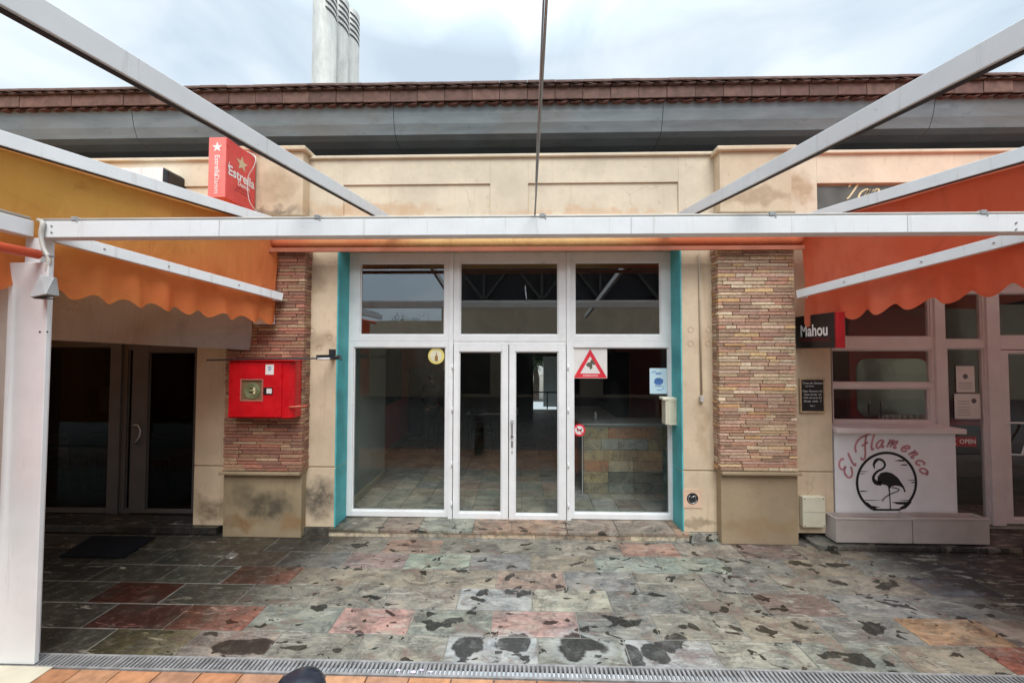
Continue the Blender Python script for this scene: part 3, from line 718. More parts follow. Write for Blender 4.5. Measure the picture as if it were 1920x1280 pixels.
MB().box(at(968, 700, 10.5).x, at(999, 700, 10.5).x, 10.4, 10.6, SZ, 3.3).build('interior_wall', 'indark', bld)
MB().box(at(1046, 700, 10.5).x, 2.95, 10.5, 10.6, SZ, 2.0).build('interior_panel', 'indark', bld)
MB().box(at(842, 700, 11).x, at(968, 700, 11).x - .02, 11, 11.1, SZ, 2.1).build('interior_panel', 'inwall', bld)
# ceiling beams of the room
# side rooms
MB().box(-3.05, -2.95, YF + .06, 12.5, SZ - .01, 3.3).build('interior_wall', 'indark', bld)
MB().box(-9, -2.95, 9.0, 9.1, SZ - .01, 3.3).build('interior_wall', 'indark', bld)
MB().box(3.101, 3.15, YF + .06, 12.5, SZ - .01, 3.3).build('interior_wall', 'inred', bld)
MB().box(3.1, 9.3, 7.0, 7.1, SZ - .01, 3.3).build('interior_wall', 'inred', bld)
# back and end walls of the building shell
sh = MB(); sh.box(-9.1, -9, YW, 14, 0, 5); sh.box(9.3, 9.4, YW, 14, 0, 5); sh.box(-9, -2.6, 13.9, 14, 0, 5); sh.box(3.1, 9.3, 13.9, 14, 0, 5); sh.box(-2.6, 3.1, 12.7, 12.8, 2.6, 5)
sh.build('wall', 'wall', bld)
# serving hatch back wall: red panel with a rounded fogged window
def roundrect(cx, cz, w, h, r, n=6):
    pts = []
    for (sx, sz, a0) in ((1, 1, 0), (-1, 1, 90), (-1, -1, 180), (1, -1, 270)):
        for k in range(n + 1):
            a = R(a0 + 90 * k / n); pts.append((cx + sx * (w / 2 - r) + r * math.cos(a), cz + sz * (h / 2 - r) + r * math.sin(a)))
    return pts
YS = 5.2
MB().box(XW(1592, YS), XW(1760, YS), YS, YS + .05, SZ, 3.0).build('interior_panel', 'inred', bld)
c0, c1 = at(1604, 672, YS), at(1742, 782, YS)
fg = MB(); fg.poly([(a, YS - .012, b) for a, b in roundrect((c0.x + c1.x) / 2, (c0.z + c1.z) / 2, c1.x - c0.x, c0.z - c1.z, .14)], (0, .011, 0)); fg.build('mirror', 'greenglass', bld)

# ------------------------------------------------------------------ gutter, eave, roof, chimneys
def gz(py, Y): return at(960, py, Y).z
gut = MB(); gut.smooth = True
Yg = 5.1
prof = [(Yg - .02, gz(183, Yg) + .02), (Yg - .02, gz(196, Yg)), (Yg - .005, gz(212, Yg)), (Yg + .02, gz(228, Yg)), (Yg + .05, gz(243, Yg + .05)), (Yg + .065, gz(250, Yg + .06)),
        (Yg + .14, gz(262, Yg + .14)), (Yg + .27, gz(276, Yg + .27)), (Yg + .45, gz(287, Yg + .45)), (Yg + .75, gz(300, Yg + .75))]
seams = [-9.5] + [at(px, 225, Yg).x for px in (-258, 249, 738, 1243, 1752, 2260)] + [9.5]
for i in range(len(seams) - 1):
    xa, xb = seams[i] + .004, seams[i + 1] - .004
    for j in range(len(prof) - 1):
        gut.smooth = j != 4
        (y0, z0), (y1, z1) = prof[j], prof[j + 1]
        gut.add([(xa, y0, z0), (xb, y0, z0), (xb, y1, z1), (xa, y1, z1)], [(0, 1, 2, 3)])
gm_ = MT('weathered_zinc'); n1 = gm_.noise(1, 7, .6, gm_.pos((1.2, 3, 5)), .5); n2 = gm_.noise(1, 8, .7, gm_.pos((5, 12, 12)), .3)
c_ = gm_.mix(gm_.ramp(n1, .3, .7), (.19, .215, .225), (.26, .29, .30)); c_ = gm_.mix(gm_.ramp(n2, .56, .70, 0, .4), c_, (.10, .115, .12))
c_ = gm_.mix(gm_.ramp(gm_.noise(.9, 3, .5), .5, .7, 0, .4), c_, (.22, .20, .165))
gm_.pbr(c_, .5, .35, gm_.bump(n1, .1, .02)); 
go = gut.build('gutter', gm_.m, bld)
for x in seams[1:-1]:
    sb = MB()
    for j in range(len(prof) - 1):
        (y0, z0), (y1, z1) = prof[j], prof[j + 1]; sb.add([(x - .006, y0 + .006, z0 + .004), (x + .006, y0 + .006, z0 + .004), (x + .006, y1 + .006, z1 + .006), (x - .006, y1 + .006, z1 + .006)], [(0, 1, 2, 3)])
    sb.build('gutter_seam', 'dark', bld)
MB().box(-9.5, 9.5, YW + .27, Yg + 1.0, zpar - .35, zpar - .25).build('ledge_slab', 'indark', bld)
MB().box(-9.5, 9.5, Yg + .74, Yg + .84, zpar - .25, gz(250, Yg)).build('soffit_wall', 'indark', bld)
tilem = attr_mat('clay_tile', .8, .25, 10, .5, 60)
tl_ = MB(); Yt = Yg - .10
zt_b, zt_t = gz(187, Yt), gz(166, Yt)
step = .372; x = -9.6; k = 0
while x < 9.6:
    tl_.col = vary(random.choice([(.135, .072, .056), (.15, .080, .062), (.125, .068, .054), (.155, .088, .068)]), .85, 1.1)
    dz = random.uniform(-.004, .004)
    tl_.box(x + .003, x + step - .003, Yt + random.uniform(-.004, .004), Yt + .09, zt_b + dz, zt_t + dz); x += step
# scalloped under tiles and lapping top tiles
x = -9.6
while x < 9.6:
    for (zc, yc, r, sq, cc) in ((zt_b - .006, Yt + .05, .075, .35, (.17, .075, .06)), (zt_t + .026, Yt - .01, .09, .22, (.13, .075, .06))):
        tl_.col = vary(cc, .75, 1.15)
        pts = [(x + .1 + r * math.cos(a), zc - r * sq * math.sin(a)) for a in [math.pi * i / 8 for i in range(9)]]
        o = len(tl_.v); 
        for yv in (yc - .03, yc + .2):
            for (a, b) in pts: tl_.v.append(Vector((a, yv, b)))
            tl_.v.append(Vector((x + .1 + r, yv, zc + .012))); tl_.v.append(Vector((x + .1 - r, yv, zc + .012)))
        n = len(pts) + 2; tl_.smooth = False
        tl_.face(range(o, o + n))
        for i in range(n): j = (i + 1) % n; tl_.face((o + i, o + j, o + n + j, o + n + i))
    x += .186
x = -9.6
while x < 9.6:
    tl_.col = vary((.15, .095, .08), .85, 1.1); dz = random.uniform(-.004, .004)
    tl_.box(x + .002, x + .37, Yt - .05 + random.uniform(-.004, .004), Yt + .3, gz(160, Yt) + dz, gz(155.5, Yt) + dz); x += .372
tl_.col = (.09, .045, .035); tl_.box(-9.6, 9.6, Yt + .02, Yt + .25, zt_t - .01, gz(160, Yt) - .002)
roof = MB(); roof.col = (.25, .12, .09)
roof.add([(-9.6, Yt + .02, gz(154, Yt)), (9.6, Yt + .02, gz(154, Yt)), (9.6, 12.5, gz(154, Yt) + 1.9), (-9.6, 12.5, gz(154, Yt) + 1.9)], [(0, 1, 2, 3)])
roof.add([(-9.6, 12.5, gz(154, Yt) + 1.9), (9.6, 12.5, gz(154, Yt) + 1.9), (9.6, 16, 5), (-9.6, 16, 5)], [(0, 1, 2, 3)])
ro = roof.build('roof', tilem, bld)
tl_.build('eave_tiles', tilem, ro, .003, 1)
zm = MT('weathered_flue_metal'); a1 = zm.noise(1, 7, .65, zm.pos((6, 6, 2)), .4); a2 = zm.noise(18, 6, .7)
c_ = zm.mix(zm.ramp(a1, .3, .7), (.33, .33, .30), (.48, .475, .43)); c_ = zm.mix(zm.ramp(a2, .6, .72, 0, .5), c_, (.28, .26, .22)); zm.pbr(c_, .5, .25, zm.bump(a1, .1, .01))
def chimney(pxl, pxr, Y, ytop):
    xa, xb = at(pxl, 100, Y).x, at(pxr, 100, Y).x; r = (xb - xa) / 2; cx = (xa + xb) / 2; zt = at((pxl + pxr) / 2, ytop, Y).z
    mb = MB(); rings = [5.6]; 
    mb.lathe((cx, Y, 0), [(r, 5.6), (r, 7.0), (r * 1.006, 7.0), (r * 1.006, 7.02), (r, 7.02), (r, zt - .02), (r * .93, zt)], 28)
    o = mb.build('chimney', zm.m, ro)
    sl_ = MB()
    for i in range(5):
        z = zt - .16 - i * .135
        for a0 in (20,):
            pts = []
            for k in range(9):
                a = R(-62 + k * 9.5); pts.append((cx + (r + .004) * math.cos(a), Y + (r + .004) * math.sin(a)))
            v = []; 
            for k, (px_, py_) in enumerate(pts): v.append((px_, py_, z + .035 - .012 * k)); v.append((px_, py_, z - .022 - .012 * k + (.02 if k == 0 else 0)))
            sl_.add(v, [(2 * k, 2 * k + 1, 2 * k + 3, 2 * k + 2) for k in range(8)])
    sl_.build('louvre', 'dark', o)
chimney(588, 629, 8.0, -28); chimney(613.5, 652, 8.56, 3); chimney(636, 672, 9.12, 27)

# ------------------------------------------------------------------ pergola
perg = thing('pergola', 'white aluminium pergola frame with a wide boxed post standing before the facade', 'pergola', (at(80, 430, YB).x, YB, 0))
bz0, bz1 = at(1000, 443.5, YB).z, at(1000, 412, YB).z
px0 = at(88, 430, YB).x; pxr = at(1975, 430, YB).x
MB().box(px0, pxr + .5, YB - .04, YB + .04, bz0, bz1).build('front_beam', 'white', perg, .004)
# post pole
pa, pb = at(48, 800, YB).x, at(77, 800, YB).x
MB().box(pa, pb, YB - .038, YB + .04, 0, bz0 - .001).build('post', 'white', perg, .004)
MB().box(pxr, pxr + .1, YB - .038, YB + .04, 0, bz0 - .001).build('post', 'white', perg, .004)
ca, cb = at(9, 700, 2.385).x, at(80, 800, 2.385).x
MB().box(ca, cb, 2.385, 2.41, .012, at(50, 492, 2.385).z).build('cladding', 'white', perg, .003)
MB().box(ca - .075, ca - .012, 2.40, 2.50, .012, at(20, 488, 2.40).z).build('cladding', 'conduit', perg, .003)
MB().box(ca - .06, cb + .14, 2.19, 2.374, .006, .012).build('base_tile', 'slab', perg, .002)
sbx = at(82, 430, YB).x
MB().box(sbx - .09, sbx - .01, .2, YB - .042, bz0 + .003, bz1 - .002).build('side_beam', 'white', perg, .004)
MB().box(pxr + .02, pxr + .1, .2, YB - .042, bz0 + .003, bz1 - .002).build('side_beam', 'white', perg, .004)
for (px, py) in ((75, 622), (89, 622)):
    p = at(px, py, 2.384); MB().tube([p, p + Vector((0, -.002, 0))], .006, 8).build('screw_hole', 'dark', perg)
for px in (420, 1180, 1690):
    x_ = at(px, 430, YB).x; MB().box(x_ - .0015, x_ + .0015, YB - .0412, YB - .0405, bz0 + .002, bz1 - .002).build('joint', 'grey', perg)
for (px, py) in ((97, 424), (97, 436), (1905, 418), (1905, 430)):
    p = at(px, py, YB - .041); MB().tube([p, p + Vector((0, -.004, 0))], .006, 8).build('bolt', 'steel', perg)

def rail(p0, p1, parent, w=.045, hgt=.085, name='rail'):
    mb = MB().bar(p0, p1, w, hgt); o = mb.build(name, 'white', parent, .003)
    d = (Vector(p1) - Vector(p0)).normalized(); s = d.cross(Vector((0, 0, 1))).normalized(); u = s.cross(d)
    q0 = Vector(p0) - u * (hgt / 2 + .0025); q1 = Vector(p1) - u * (hgt / 2 + .0025)
    MB().bar(q0, q1, w * .5, .004).build('track_slot', 'dark', o)
    return o
cen = thing('retractable_awning', 'centre awning rolled back over the window, two long overhead rails toward the viewer', 'awning', (0, YP, 3.3))
for px, vy in ((748, 565), (1244, 558)):
    vp = ray(989, vy); vp = vp / vp.y; p1 = at(px, 424, YP - .03); p0 = p1 - vp * (YP - .03 - .35); rail(p0, p1, cen)
# rolled canvas and front bar under the beam
zr1 = at(960, 455, YP - .08).z; xa, xb = at(512, 455, YP - .08).x, at(1500, 455, YP - .08).x
mb = MB(); rr = .055
pts = [(xa + (xb - xa) * i / 60, YP - .08, zr1) for i in range(61)]
mb.tube(pts, [rr + .0015 * math.sin(i * 1.7) for i in range(61)], 20); mb.build('fabric_roll', 'rolled', cen)
MB().box(xa, xb, YP - .15, YP - .135, at(960, 471, YP - .14).z, at(960, 463, YP - .14).z).build('front_bar', simple('burnt_orange_bar', (.34, .10, .05), .7), cen, .004)
MB().box(xa - .02, xb + .02, YP - .14, YP - .005, zr1 + .058, zr1 + .085).build('hood', simple('orange_hood', (.55, .16, .06), .6), cen, .004)

# side awnings: rail, sloping canvas roof, brace arm, hanging scalloped side curtain
def side_awning(label, Rw, Rp, Aw, Ap, sgn, mat, bot, lab2):
    t = thing('side_awning', label, 'awning', (Rw.x, Rw.y, Rw.z))
    dr_ = (Rp - Rw); far = Rw + dr_ * 2.4
    rail(far, Rw, t, .05, .095)
    ar = MB().bar(Aw, Ap, .045, .082).build('arm', 'white', t, .003)
    br = MB().box(Aw.x - .05 * (-sgn) - .028, Aw.x - .05 * (-sgn) + .028, Aw.y - .03, YP - .008, Aw.z - .04, Aw.z + .04)
    for dz in (-.02, .02):
        p = Vector((Aw.x + .05 * sgn, Aw.y - .031, Aw.z + dz))
    br.build('bracket', 'white', t, .003)
    for q_ in (.28, .62, .86):
        p = Aw + (Ap - Aw) * q_ + Vector((-sgn * .0235, 0, 0)); MB().tube([p, p + Vector((-sgn * .004, -.001, 0))], .007, 8).build('bolt', 'steel', t)
    # curtain
    nS, nT = 150, 22; mb = MB(); mb.smooth = True; o = len(mb.v)
    da = (Ap - Aw)
    for i in range(nS + 1):
        s = i / nS * 1.22 - .0
        top = Rw + dr_ * s + Vector((-sgn * -.05, 0, -.05)); ax = Aw + da * s + Vector((-sgn * -.05, 0, 0))
        wall_s = bot(s)
        for j in range(nT + 1):
            tt = j / nT
            z = top.z + (wall_s - top.z) * tt
            # follow the line of the arm as it hangs down
            fxy = min(1, (top.z - z) / max(.01, top.z - ax.z))
            x_ = top.x + (ax.x - top.x) * fxy; y_ = top.y + (ax.y - top.y) * fxy
            below = max(0, (ax.z - z))
            wob = .018 * math.sin(s * 46 + .8 * math.sin(s * 9)) * min(1, below * 6) + .05 * mnoise.noise(Vector((s * 3.4, tt * 2, 4 + sgn))) + .016 * mnoise.noise(Vector((s * 15 + tt * 3, tt * 1.5, 9)))
            mb.v.append(Vector((x_ + wob + sgn * .02, y_, z)))
    for i in range(nS):
        for j in range(nT):
            a = o + i * (nT + 1) + j; mb.face((a, a + 1, a + nT + 2, a + nT + 1))
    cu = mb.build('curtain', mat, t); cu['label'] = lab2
    # canvas roof
    mb = MB(); mb.smooth = True; o = len(mb.v)
    for i in range(13):
        for j in range(9):
            p = Rw + dr_ * 3.6 * i / 12 + Vector((sgn * 7.5 * j / 8, 0, .03 + .02 * math.sin(j * 2.1)))
            mb.v.append(p)
    for i in range(12):
        for j in range(8): a = o + i * 9 + j; mb.face((a, a + 1, a + 10, a + 9))
    mb.build('canopy', 'canvasroofL' if sgn < 0 else 'canvasroof', t)
    return t
Rw = at(530, 422, YP - .04); Rp = at(102, 291, YB); Aw = at(528, 557, YP - .05); Ap = at(104, 444, YB + .05)
def botL(s):
    a = at(519, 606, YP).z; b = at(105, 545, YB).z
    base = a + (b - a) * s; return base + .026 * math.cos(s * 2 * math.pi * 9.3 + math.pi * .15) if s > .02 else base
# arm ends slightly left of bracket
LA = side_awning('left side awning with orange yellow scalloped curtain hanging beside the post', Rw, Rp, Aw, Ap, -1, 'canvasL', botL, 'orange scalloped side curtain with a painted ochre backlight glow')
mb = MB(); mb.smooth = True
for i in range(61):
    for j in range(9): mb.v.append(Vector((-3.62 - i * .09, YB + .02 + .03 * math.sin(i * .9), 2.85 - j * .26)))
for i in range(60):
    for j in range(8): k = i * 9 + j; mb.face((k, k + 1, k + 10, k + 9))
mb.build('added_shade_panel', 'canvasroofL', LA)  # unseen panel, added to keep light off the left shop and paving
Rw2 = at(1490, 417, YP - .04); Rp2 = at(1968, 276, YB); Aw2 = at(1496, 552, YP - .05); Ap2 = at(1968, 430, YB + .05)
def botR(s):
    a = at(1497, 608, YP).z; b = at(1968, 520, YB).z
    base = a + (b - a) * s; return base + .036 * math.cos(s * 2 * math.pi * 7.6 + math.pi * .9) if s > .0 else base
side_awning('right side awning with red orange scalloped curtain hanging over the serving hatch', Rw2, Rp2, Aw2, Ap2, 1, 'canvasR', botR, 'red orange scalloped side curtain')

# conduit along the beam top with clips
cd = thing('cable_conduit', 'thin grey conduit clipped along the top of the white front beam and down the post', 'conduit', (px0, YB, bz1))
mb = MB(); zc = bz1 + .011
mb.tube([(px0 - .02, YB - .028, zc), (pxr, YB - .028, zc)], .010, 10)
p = at(82, 418, YB - .06)
mb.tube(catmull([(px0 - .02, YB - .03, zc), at(80, 418, YB - .055), at(77, 440, YB - .058), at(82, 465, YB - .058), at(92, 485, YB - .058), at(90, 505, YB - .055), at(89, 520, YB - .05)], 5), .0125, 8)
mb.tube([(sbx - .02, .4, zc - .02 + .02), (sbx - .02, YB - .06, zc)], .010, 8)
mb.build('pipe', 'conduit', cd)
for px in (152, 600, 1016, 1440, 1830):
    x = at(px, 408, YB).x; mb = MB(); mb.box(x - .016, x + .016, YB - .045, YB - .01, bz1 + .001, bz1 + .028); mb.box(x + .017, x + .027, YB - .043, YB - .03, bz1 - .012, bz1 + .02); mb.build('clip', 'grey', cd, .002)
mb = MB(); p = at(93, 480, YB - .05); mb.box(p.x - .03, p.x + .025, YB - .068, YB - .039, p.z - .006, p.z + .006)
mb.build('clip', 'grey', cd, .002)

# pull rods
pc = thing('tie_rods', 'pair of thin grey rods rising overhead from the middle of the front beam', 'rods', tuple(at(1003, 405, YB)))
mb = MB(); a = at(1003, 403, YB - .02)
q = at(1026, -20, 1.25); q2 = at(1020, -20, 1.25)
q = a + (q - a) * 1.9; q2 = at(1005, 330, YB - .35) + (q2 - at(1005, 330, YB - .35)) * 2.0; mb.tube([a, q], .0055, 8); mb.build('rod', 'steel', pc)
mb = MB(); a2 = at(1008, 300, YB - .3); mb.tube([at(1004, 396, YB - .03), at(1005, 330, YB - .35), q2], .004, 8); mb.build('rod', 'steel', pc)
MB().box(a.x - .02, a.x + .05, YB - .035, YB - .0, bz1 + .001, bz1 + .02).build('anchor', 'steel', pc, .002)

# wedge lamp on the post
p0, p1 = at(73, 563, 2.36), at(120, 517, 2.36)
lamp = thing('wall_lamp', 'small grey wedge shaped floodlight fixed near the top of the white post', 'lamp', (at(90, 540, 2.37).x, 2.37, at(90, 540, 2.37).z))
mb = MB(); c = at(92, 540, 2.36)
tl0, tl1 = at(76, 516, 2.36), at(107, 521, 2.36); bl0, bl1 = at(74, 561, 2.36), at(112, 555, 2.36)
f = Vector((.045, -.09, 0))
v = [tl0, tl1, bl1, bl0, tl0 + Vector((.02, -.02, 0)), tl1 + Vector((.005, -.02, 0)), bl1 + Vector((.015, -.085, -.0)), bl0 + Vector((.045, -.085, .0))]
mb.add(v, [(0, 1, 2, 3), (4, 7, 6, 5), (0, 4, 5, 1), (1, 5, 6, 2), (2, 6, 7, 3), (3, 7, 4, 0)])
mb.build('housing', 'grey', lamp, .003)
b_ = MB().box(bl0.x + .04, bl1.x - .01, 2.30, 2.345, bl0.z - .004, bl0.z + .001).build('lens', 'blacksign', lamp)

# orange roller tube and red curtain going out of frame at left
rt = thing('roller_tube', 'orange roller tube ending at the white post with a red orange curtain below it', 'roller', tuple(at(70, 478, 2.36)))
a = at(72, 477, 2.37); MB().tube([(a.x, a.y, a.z), (a.x - .03, a.y - .6, a.z + .0), (a.x - .09, .6, a.z + .01)], .031, 16).build('tube', 'orangetube', rt)
mb = MB(); mb.smooth = True; o = len(mb.v)
for i in range(30):
    for j in range(6):
        y = 2.30 - i * .055; mb.v.append(Vector((a.x - .17 + .01 * math.sin(i * 1.3), y, a.z - .01 - j / 5 * 1.55)))
for i in range(29):
    for j in range(5): k = o + i * 6 + j; mb.face((k, k + 1, k + 7, k + 6))
mb.build('curtain', 'canvasR', rt)

# grey canvas curtain above the left doors
gc = MB(); gc.smooth = True; o = 0
A_, B_ = at(468, 600, 4.0), at(60, 600, 3.35)
for i in range(61):
    t = i / 60; pB = at(467 - 408 * t, 656 - 20.5 * t, 4.0 - .65 * t); pT = at(475 - 415 * t, 560 - 60 * t, 4.0 - .65 * t)
    for j in range(13):
        u = j / 12; p = pB * (1 - u) + pT * u; sag = .03 * math.sin(t * 11 + u * 4) * (1 - u) + .02 * mnoise.noise(Vector((t * 6, u * 3, 1)))
        gc.v.append(p + Vector((0, sag, 0)))
for i in range(60):
    for j in range(12): a = i * 13 + j; gc.face((a, a + 1, a + 14, a + 13))
tag(gc.build('canvas_curtain', 'greyfabric'), 'grey canvas strip hanging slack above the dark left shop doors', 'curtain')
tag(MB().box(at(478, 605, YP - .03).x, at(513, 605, YP - .03).x, YP - .06, YP - .008, at(500, 608, YP - .03).z, at(500, 590, YP - .03).z).build('bracket_plate', 'white', None, .004),
    'small white bracket plate on the left brick pilaster below the curtain hem', 'bracket')

# ------------------------------------------------------------------ red fire hose cabinet
def PX(a, b, Y): return at(a, b, Y)
Yc = YP - .16
fc = thing('fire_hose_cabinet', 'red wall cabinet with a hose reel window on the left brick pilaster', 'fire cabinet', tuple(at(490, 787, Yc)))
x0, x1 = at(427, 730, Yc).x, at(541, 730, Yc).x; z0, z1 = at(484, 784, Yc).z, at(484, 677, Yc).z
xe = at(555, 730, Yc + .06).x
body = MB()
prof_ = [(x0, YP - .002), (x0, Yc + .012), (x0 + .012, Yc + .002), (x1 + .002, Yc + .002), (xe, Yc + .045), (xe, YP - .002)]
body.poly([(a, b, z0) for a, b in prof_], (0, 0, z1 - z0)); body.build('body', 'red', fc, .008, 3)
fd = MB(); wx0, wx1 = at(452, 730, Yc).x, at(495, 730, Yc).x; wz0, wz1 = at(470, 752, Yc).z, at(470, 710, Yc).z
xd1 = at(529, 730, Yc).x
fd.box(x0 + .018, wx0, Yc - .012, Yc, z0 + .015, z1 - .015); fd.box(wx1, xd1, Yc - .012, Yc, z0 + .015, z1 - .015)
fd.box(wx0, wx1, Yc - .012, Yc, z0 + .015, wz0); fd.box(wx0, wx1, Yc - .012, Yc, wz1, z1 - .015)
door = fd.build('door', 'red', fc, .003)
mb = MB(); 
for (r0, off_) in ((.0, 0),):
    mb.box(wx0 + .001, wx0 + .014, Yc - .016, Yc - .003, wz0 + .001, wz1 - .001); mb.box(wx1 - .014, wx1 - .001, Yc - .016, Yc - .003, wz0 + .001, wz1 - .001)
    mb.box(wx0 + .014, wx1 - .014, Yc - .016, Yc - .003, wz0 + .001, wz0 + .014); mb.box(wx0 + .014, wx1 - .014, Yc - .016, Yc - .003, wz1 - .014, wz1 - .001)
mb.build('window_seal', simple('worn_red_seal', (.42, .13, .10), .6), door, .002)
MB().box(wx0 + .014, wx1 - .014, Yc - .002, Yc + .001, wz0 + .014, wz1 - .014).build('window_back', simple('brown_cabinet_inside', (.17, .11, .05), .6), door)
hr = MB(); cc = Vector(((wx0 + wx1) / 2, Yc - .006, (wz0 + wz1) / 2 - .008))
for r_ in (.078, .066, .054, .042):
    hr.tube([cc + Vector((r_ * math.cos(a), 0, r_ * math.sin(a))) for a in [2 * math.pi * i / 32 for i in range(33)]], .0055, 6, False)
hr.tube([cc + Vector((-.03, 0, 0)), cc + Vector((.03, 0, 0))], .012, 8)
hr.build('hose_reel', simple('olive_hose', (.19, .20, .10), .5), door)
MB().box(cc.x + .016, cc.x + .036, Yc - .014, Yc - .008, cc.z - .03, cc.z + .035).build('valve_tag', 'gold', door)
lb = MB().box(at(512, 0, Yc - .013).x, at(527, 0, Yc - .013).x, Yc - .0145, Yc - .0122, at(519, 702, Yc).z, at(519, 683, Yc).z).build('sticker', 'paper', door)
mb = MB(); fr = lambda u, v: (at(519.5, 0, Yc - .014).x + u, Yc - .0152, at(519, 692, Yc).z + v)
for k, wd in enumerate((.03, .04, .028)): mb.add([fr(-wd / 2, .02 - k * .016), fr(wd / 2, .02 - k * .016), fr(wd / 2, .028 - k * .016), fr(-wd / 2, .028 - k * .016)], [(0, 1, 2, 3)])
mb.build('print', 'blueprint', lb)
kx0, kx1 = at(511, 0, Yc).x, at(527, 0, Yc).x
lkk = MB().box(kx0, kx1, Yc - .02, Yc - .0121, at(519, 739, Yc).z, at(519, 726, Yc).z).build('lock', 'blacksign', door, .002)
MB().box(kx0 + .036, kx1 - .003, Yc - .023, Yc - .0205, at(519, 737, Yc).z, at(519, 728, Yc).z).build('key_plate', 'paper', lkk)
hv = MB(); a = at(541, 763, Yc + .02); hv.tube([a, a + Vector((.05, -.02, .004)), a + Vector((.18, .02, .01))], [.011, .012, .012], 10); hv.build('pipe_stub', simple('faded_red_pipe', (.55, .12, .07), .5), fc)
hood = MB().box(x0 - .005, xe + .01, Yc - .01, YP - .002, z1 + .001, z1 + .012); hood.build('top_flange', 'red', fc, .003)

# rod with wall bracket
ra = thing('rod_and_bracket', 'thin dark rod reaching over the red cabinet from a small black wall bracket', 'rod', tuple(at(630, 665, YW)))
YR = 3.83; a = at(628, 671, YR); b = at(388, 675, YR)
MB().tube([a, b], .0085, 8).build('rod', 'darkmetal', ra)
MB().tube([at(619, 672, YR), at(596, 672.5, YR)], .0115, 10).build('sleeve', 'paper', ra)
mb = MB(); p = at(624, 663, YW); mb.box(p.x - .035, p.x + .035, YW - .02, YW - .001, p.z - .05, p.z + .05); mb.box(p.x - .01, p.x + .03, YR + .005, YW - .02, p.z - .06, p.z - .01)
mb.tube([a + Vector((.0, 0, 0)), a + Vector((.06, -.01, .01))], .02, 10); mb.tube([a + Vector((.03, 0, .035)), a + Vector((.075, -.02, -.02))], .010, 8)
mb.build('bracket', 'darkmetal', ra, .003)

# ------------------------------------------------------------------ signs
def star(mb, fr, cx, cy, r, ri=.4):
    pts = []
    for i in range(10):
        a = R(90 + 36 * i); q = r if i % 2 == 0 else r * ri; pts.append((cx + q * math.cos(a), cy + q * math.sin(a)))
    fpoly(mb, pts, fr)
# red projecting box sign
XS = at(492, 340, YP).x + .0
yn = 3.60; yfar = YP - .02
es = thing('beer_sign', 'red projecting light box sign with star and white Estrella lettering on the left pier', 'sign', (XS - .08, YP - .02, at(492, 398, YP).z))
zt_, zb_ = at(425, 257, yn).z, at(425, 371, yn).z; xs1 = at(424.5, 300, yn).x; xs0 = at(391, 300, yn).x
MB().box(xs0, xs1, yn, yfar, zb_, zt_).build('box', 'redsign', es, .006, 2)
MB().box(xs0 + .004, xs1 - .004, yn - .004, yn - .001, zb_ + .006, zt_ - .006).build('front_panel', 'redsign2', es, .002)
frF = lambda u, v: ((xs0 + xs1) / 2 + u, yn - .0062, (zt_ + zb_) / 2 + v)
frS = lambda u, v: (xs1 + .0022, yn + (yfar - yn) / 2 + u, (zt_ + zb_) / 2 + v)
H = zt_ - zb_; mb = MB(); star(mb, frF, 0, H * .33, .055)
frV = lambda u, v: ((xs0 + xs1) / 2 + v, yn - .0062, (zt_ + zb_) / 2 - u)
text(mb, 'Estrella', frV, .070, -.02, .0, bold=.0008); text(mb, 'Damm', frV, .070, .17, .0)
mb.build('lettering', 'lettering', es)
mb = MB(); text(mb, 'Estrella', frS, .135, 0, -.01, bold=.003, sx=.92); text(mb, 'Damm', frS, .062, 0.03, -.085, bold=.001)
stroke(mb, [(-.165, .075), (-.18, .03), (-.17, -.02)], .006, frS)
mb.build('lettering', 'lettering', es)
mb = MB(); star(mb, frS, 0.0, H * .22, .085); mb.build('star', 'tan_letter', es)
mb = MB(); text(mb, 'BARCELONA', frS, .032, .02, -.135); text(mb, 'MEDITERRANEAN BEER', frS, .022, .02, -.17); mb.build('small_print', simple('dark_red_print', (.22, .02, .02), .6, bump=0), es)
mb = MB(); P3 = lambda px, py, Y: at(px, py, Y)
mb.tube(catmull([at(463, 284, 3.8), at(478, 293, 3.72), at(477, 310, 3.72), at(466, 330, 3.75), at(464, 350, 3.78), at(468, 378, 3.82), at(482, 398, 3.9)], 6), .0035, 6); mb.build('cable', 'lettering', es)

# black projecting sign with white lettering
XM = at(1493, 640, YW).x; yn2 = at(1570, 640, 1).y
yn2 = 3.62; XM = at(1570, 640, yn2).x
ms = thing('beer_sign', 'black projecting box sign with pale Mahou lettering and a red front edge', 'sign', (XM + .03, YW, 2.1))
zbm = at(1570, 652, yn2).z; ztm = zbm + .34
MB().box(XM, XM + .075, yn2 + .03, YW - .002, zbm, ztm).build('box', 'blacksign', ms, .005)
MB().box(XM - .001, XM + .077, yn2, yn2 + .0295, zbm - .001, ztm + .001).build('edge', simple('deep_red_edge', (.32, .005, .01), .4), ms, .006)
yc = (yn2 + .03 + YW) / 2; frM = lambda u, v: (XM - .0022, yc - u, zbm + .17 + v)
mb = MB(); text(mb, 'Mahou', frM, .165, .0, .005, bold=.004, sx=.80); mb.build('lettering', 'lettering', ms)
mb = MB(); text(mb, 'CINCO ESTRELLAS', frM, .052, .0, -.085, sx=.95); mb.build('small_print', simple('dim_red_print', (.20, .01, .015), .6, bump=0), ms)

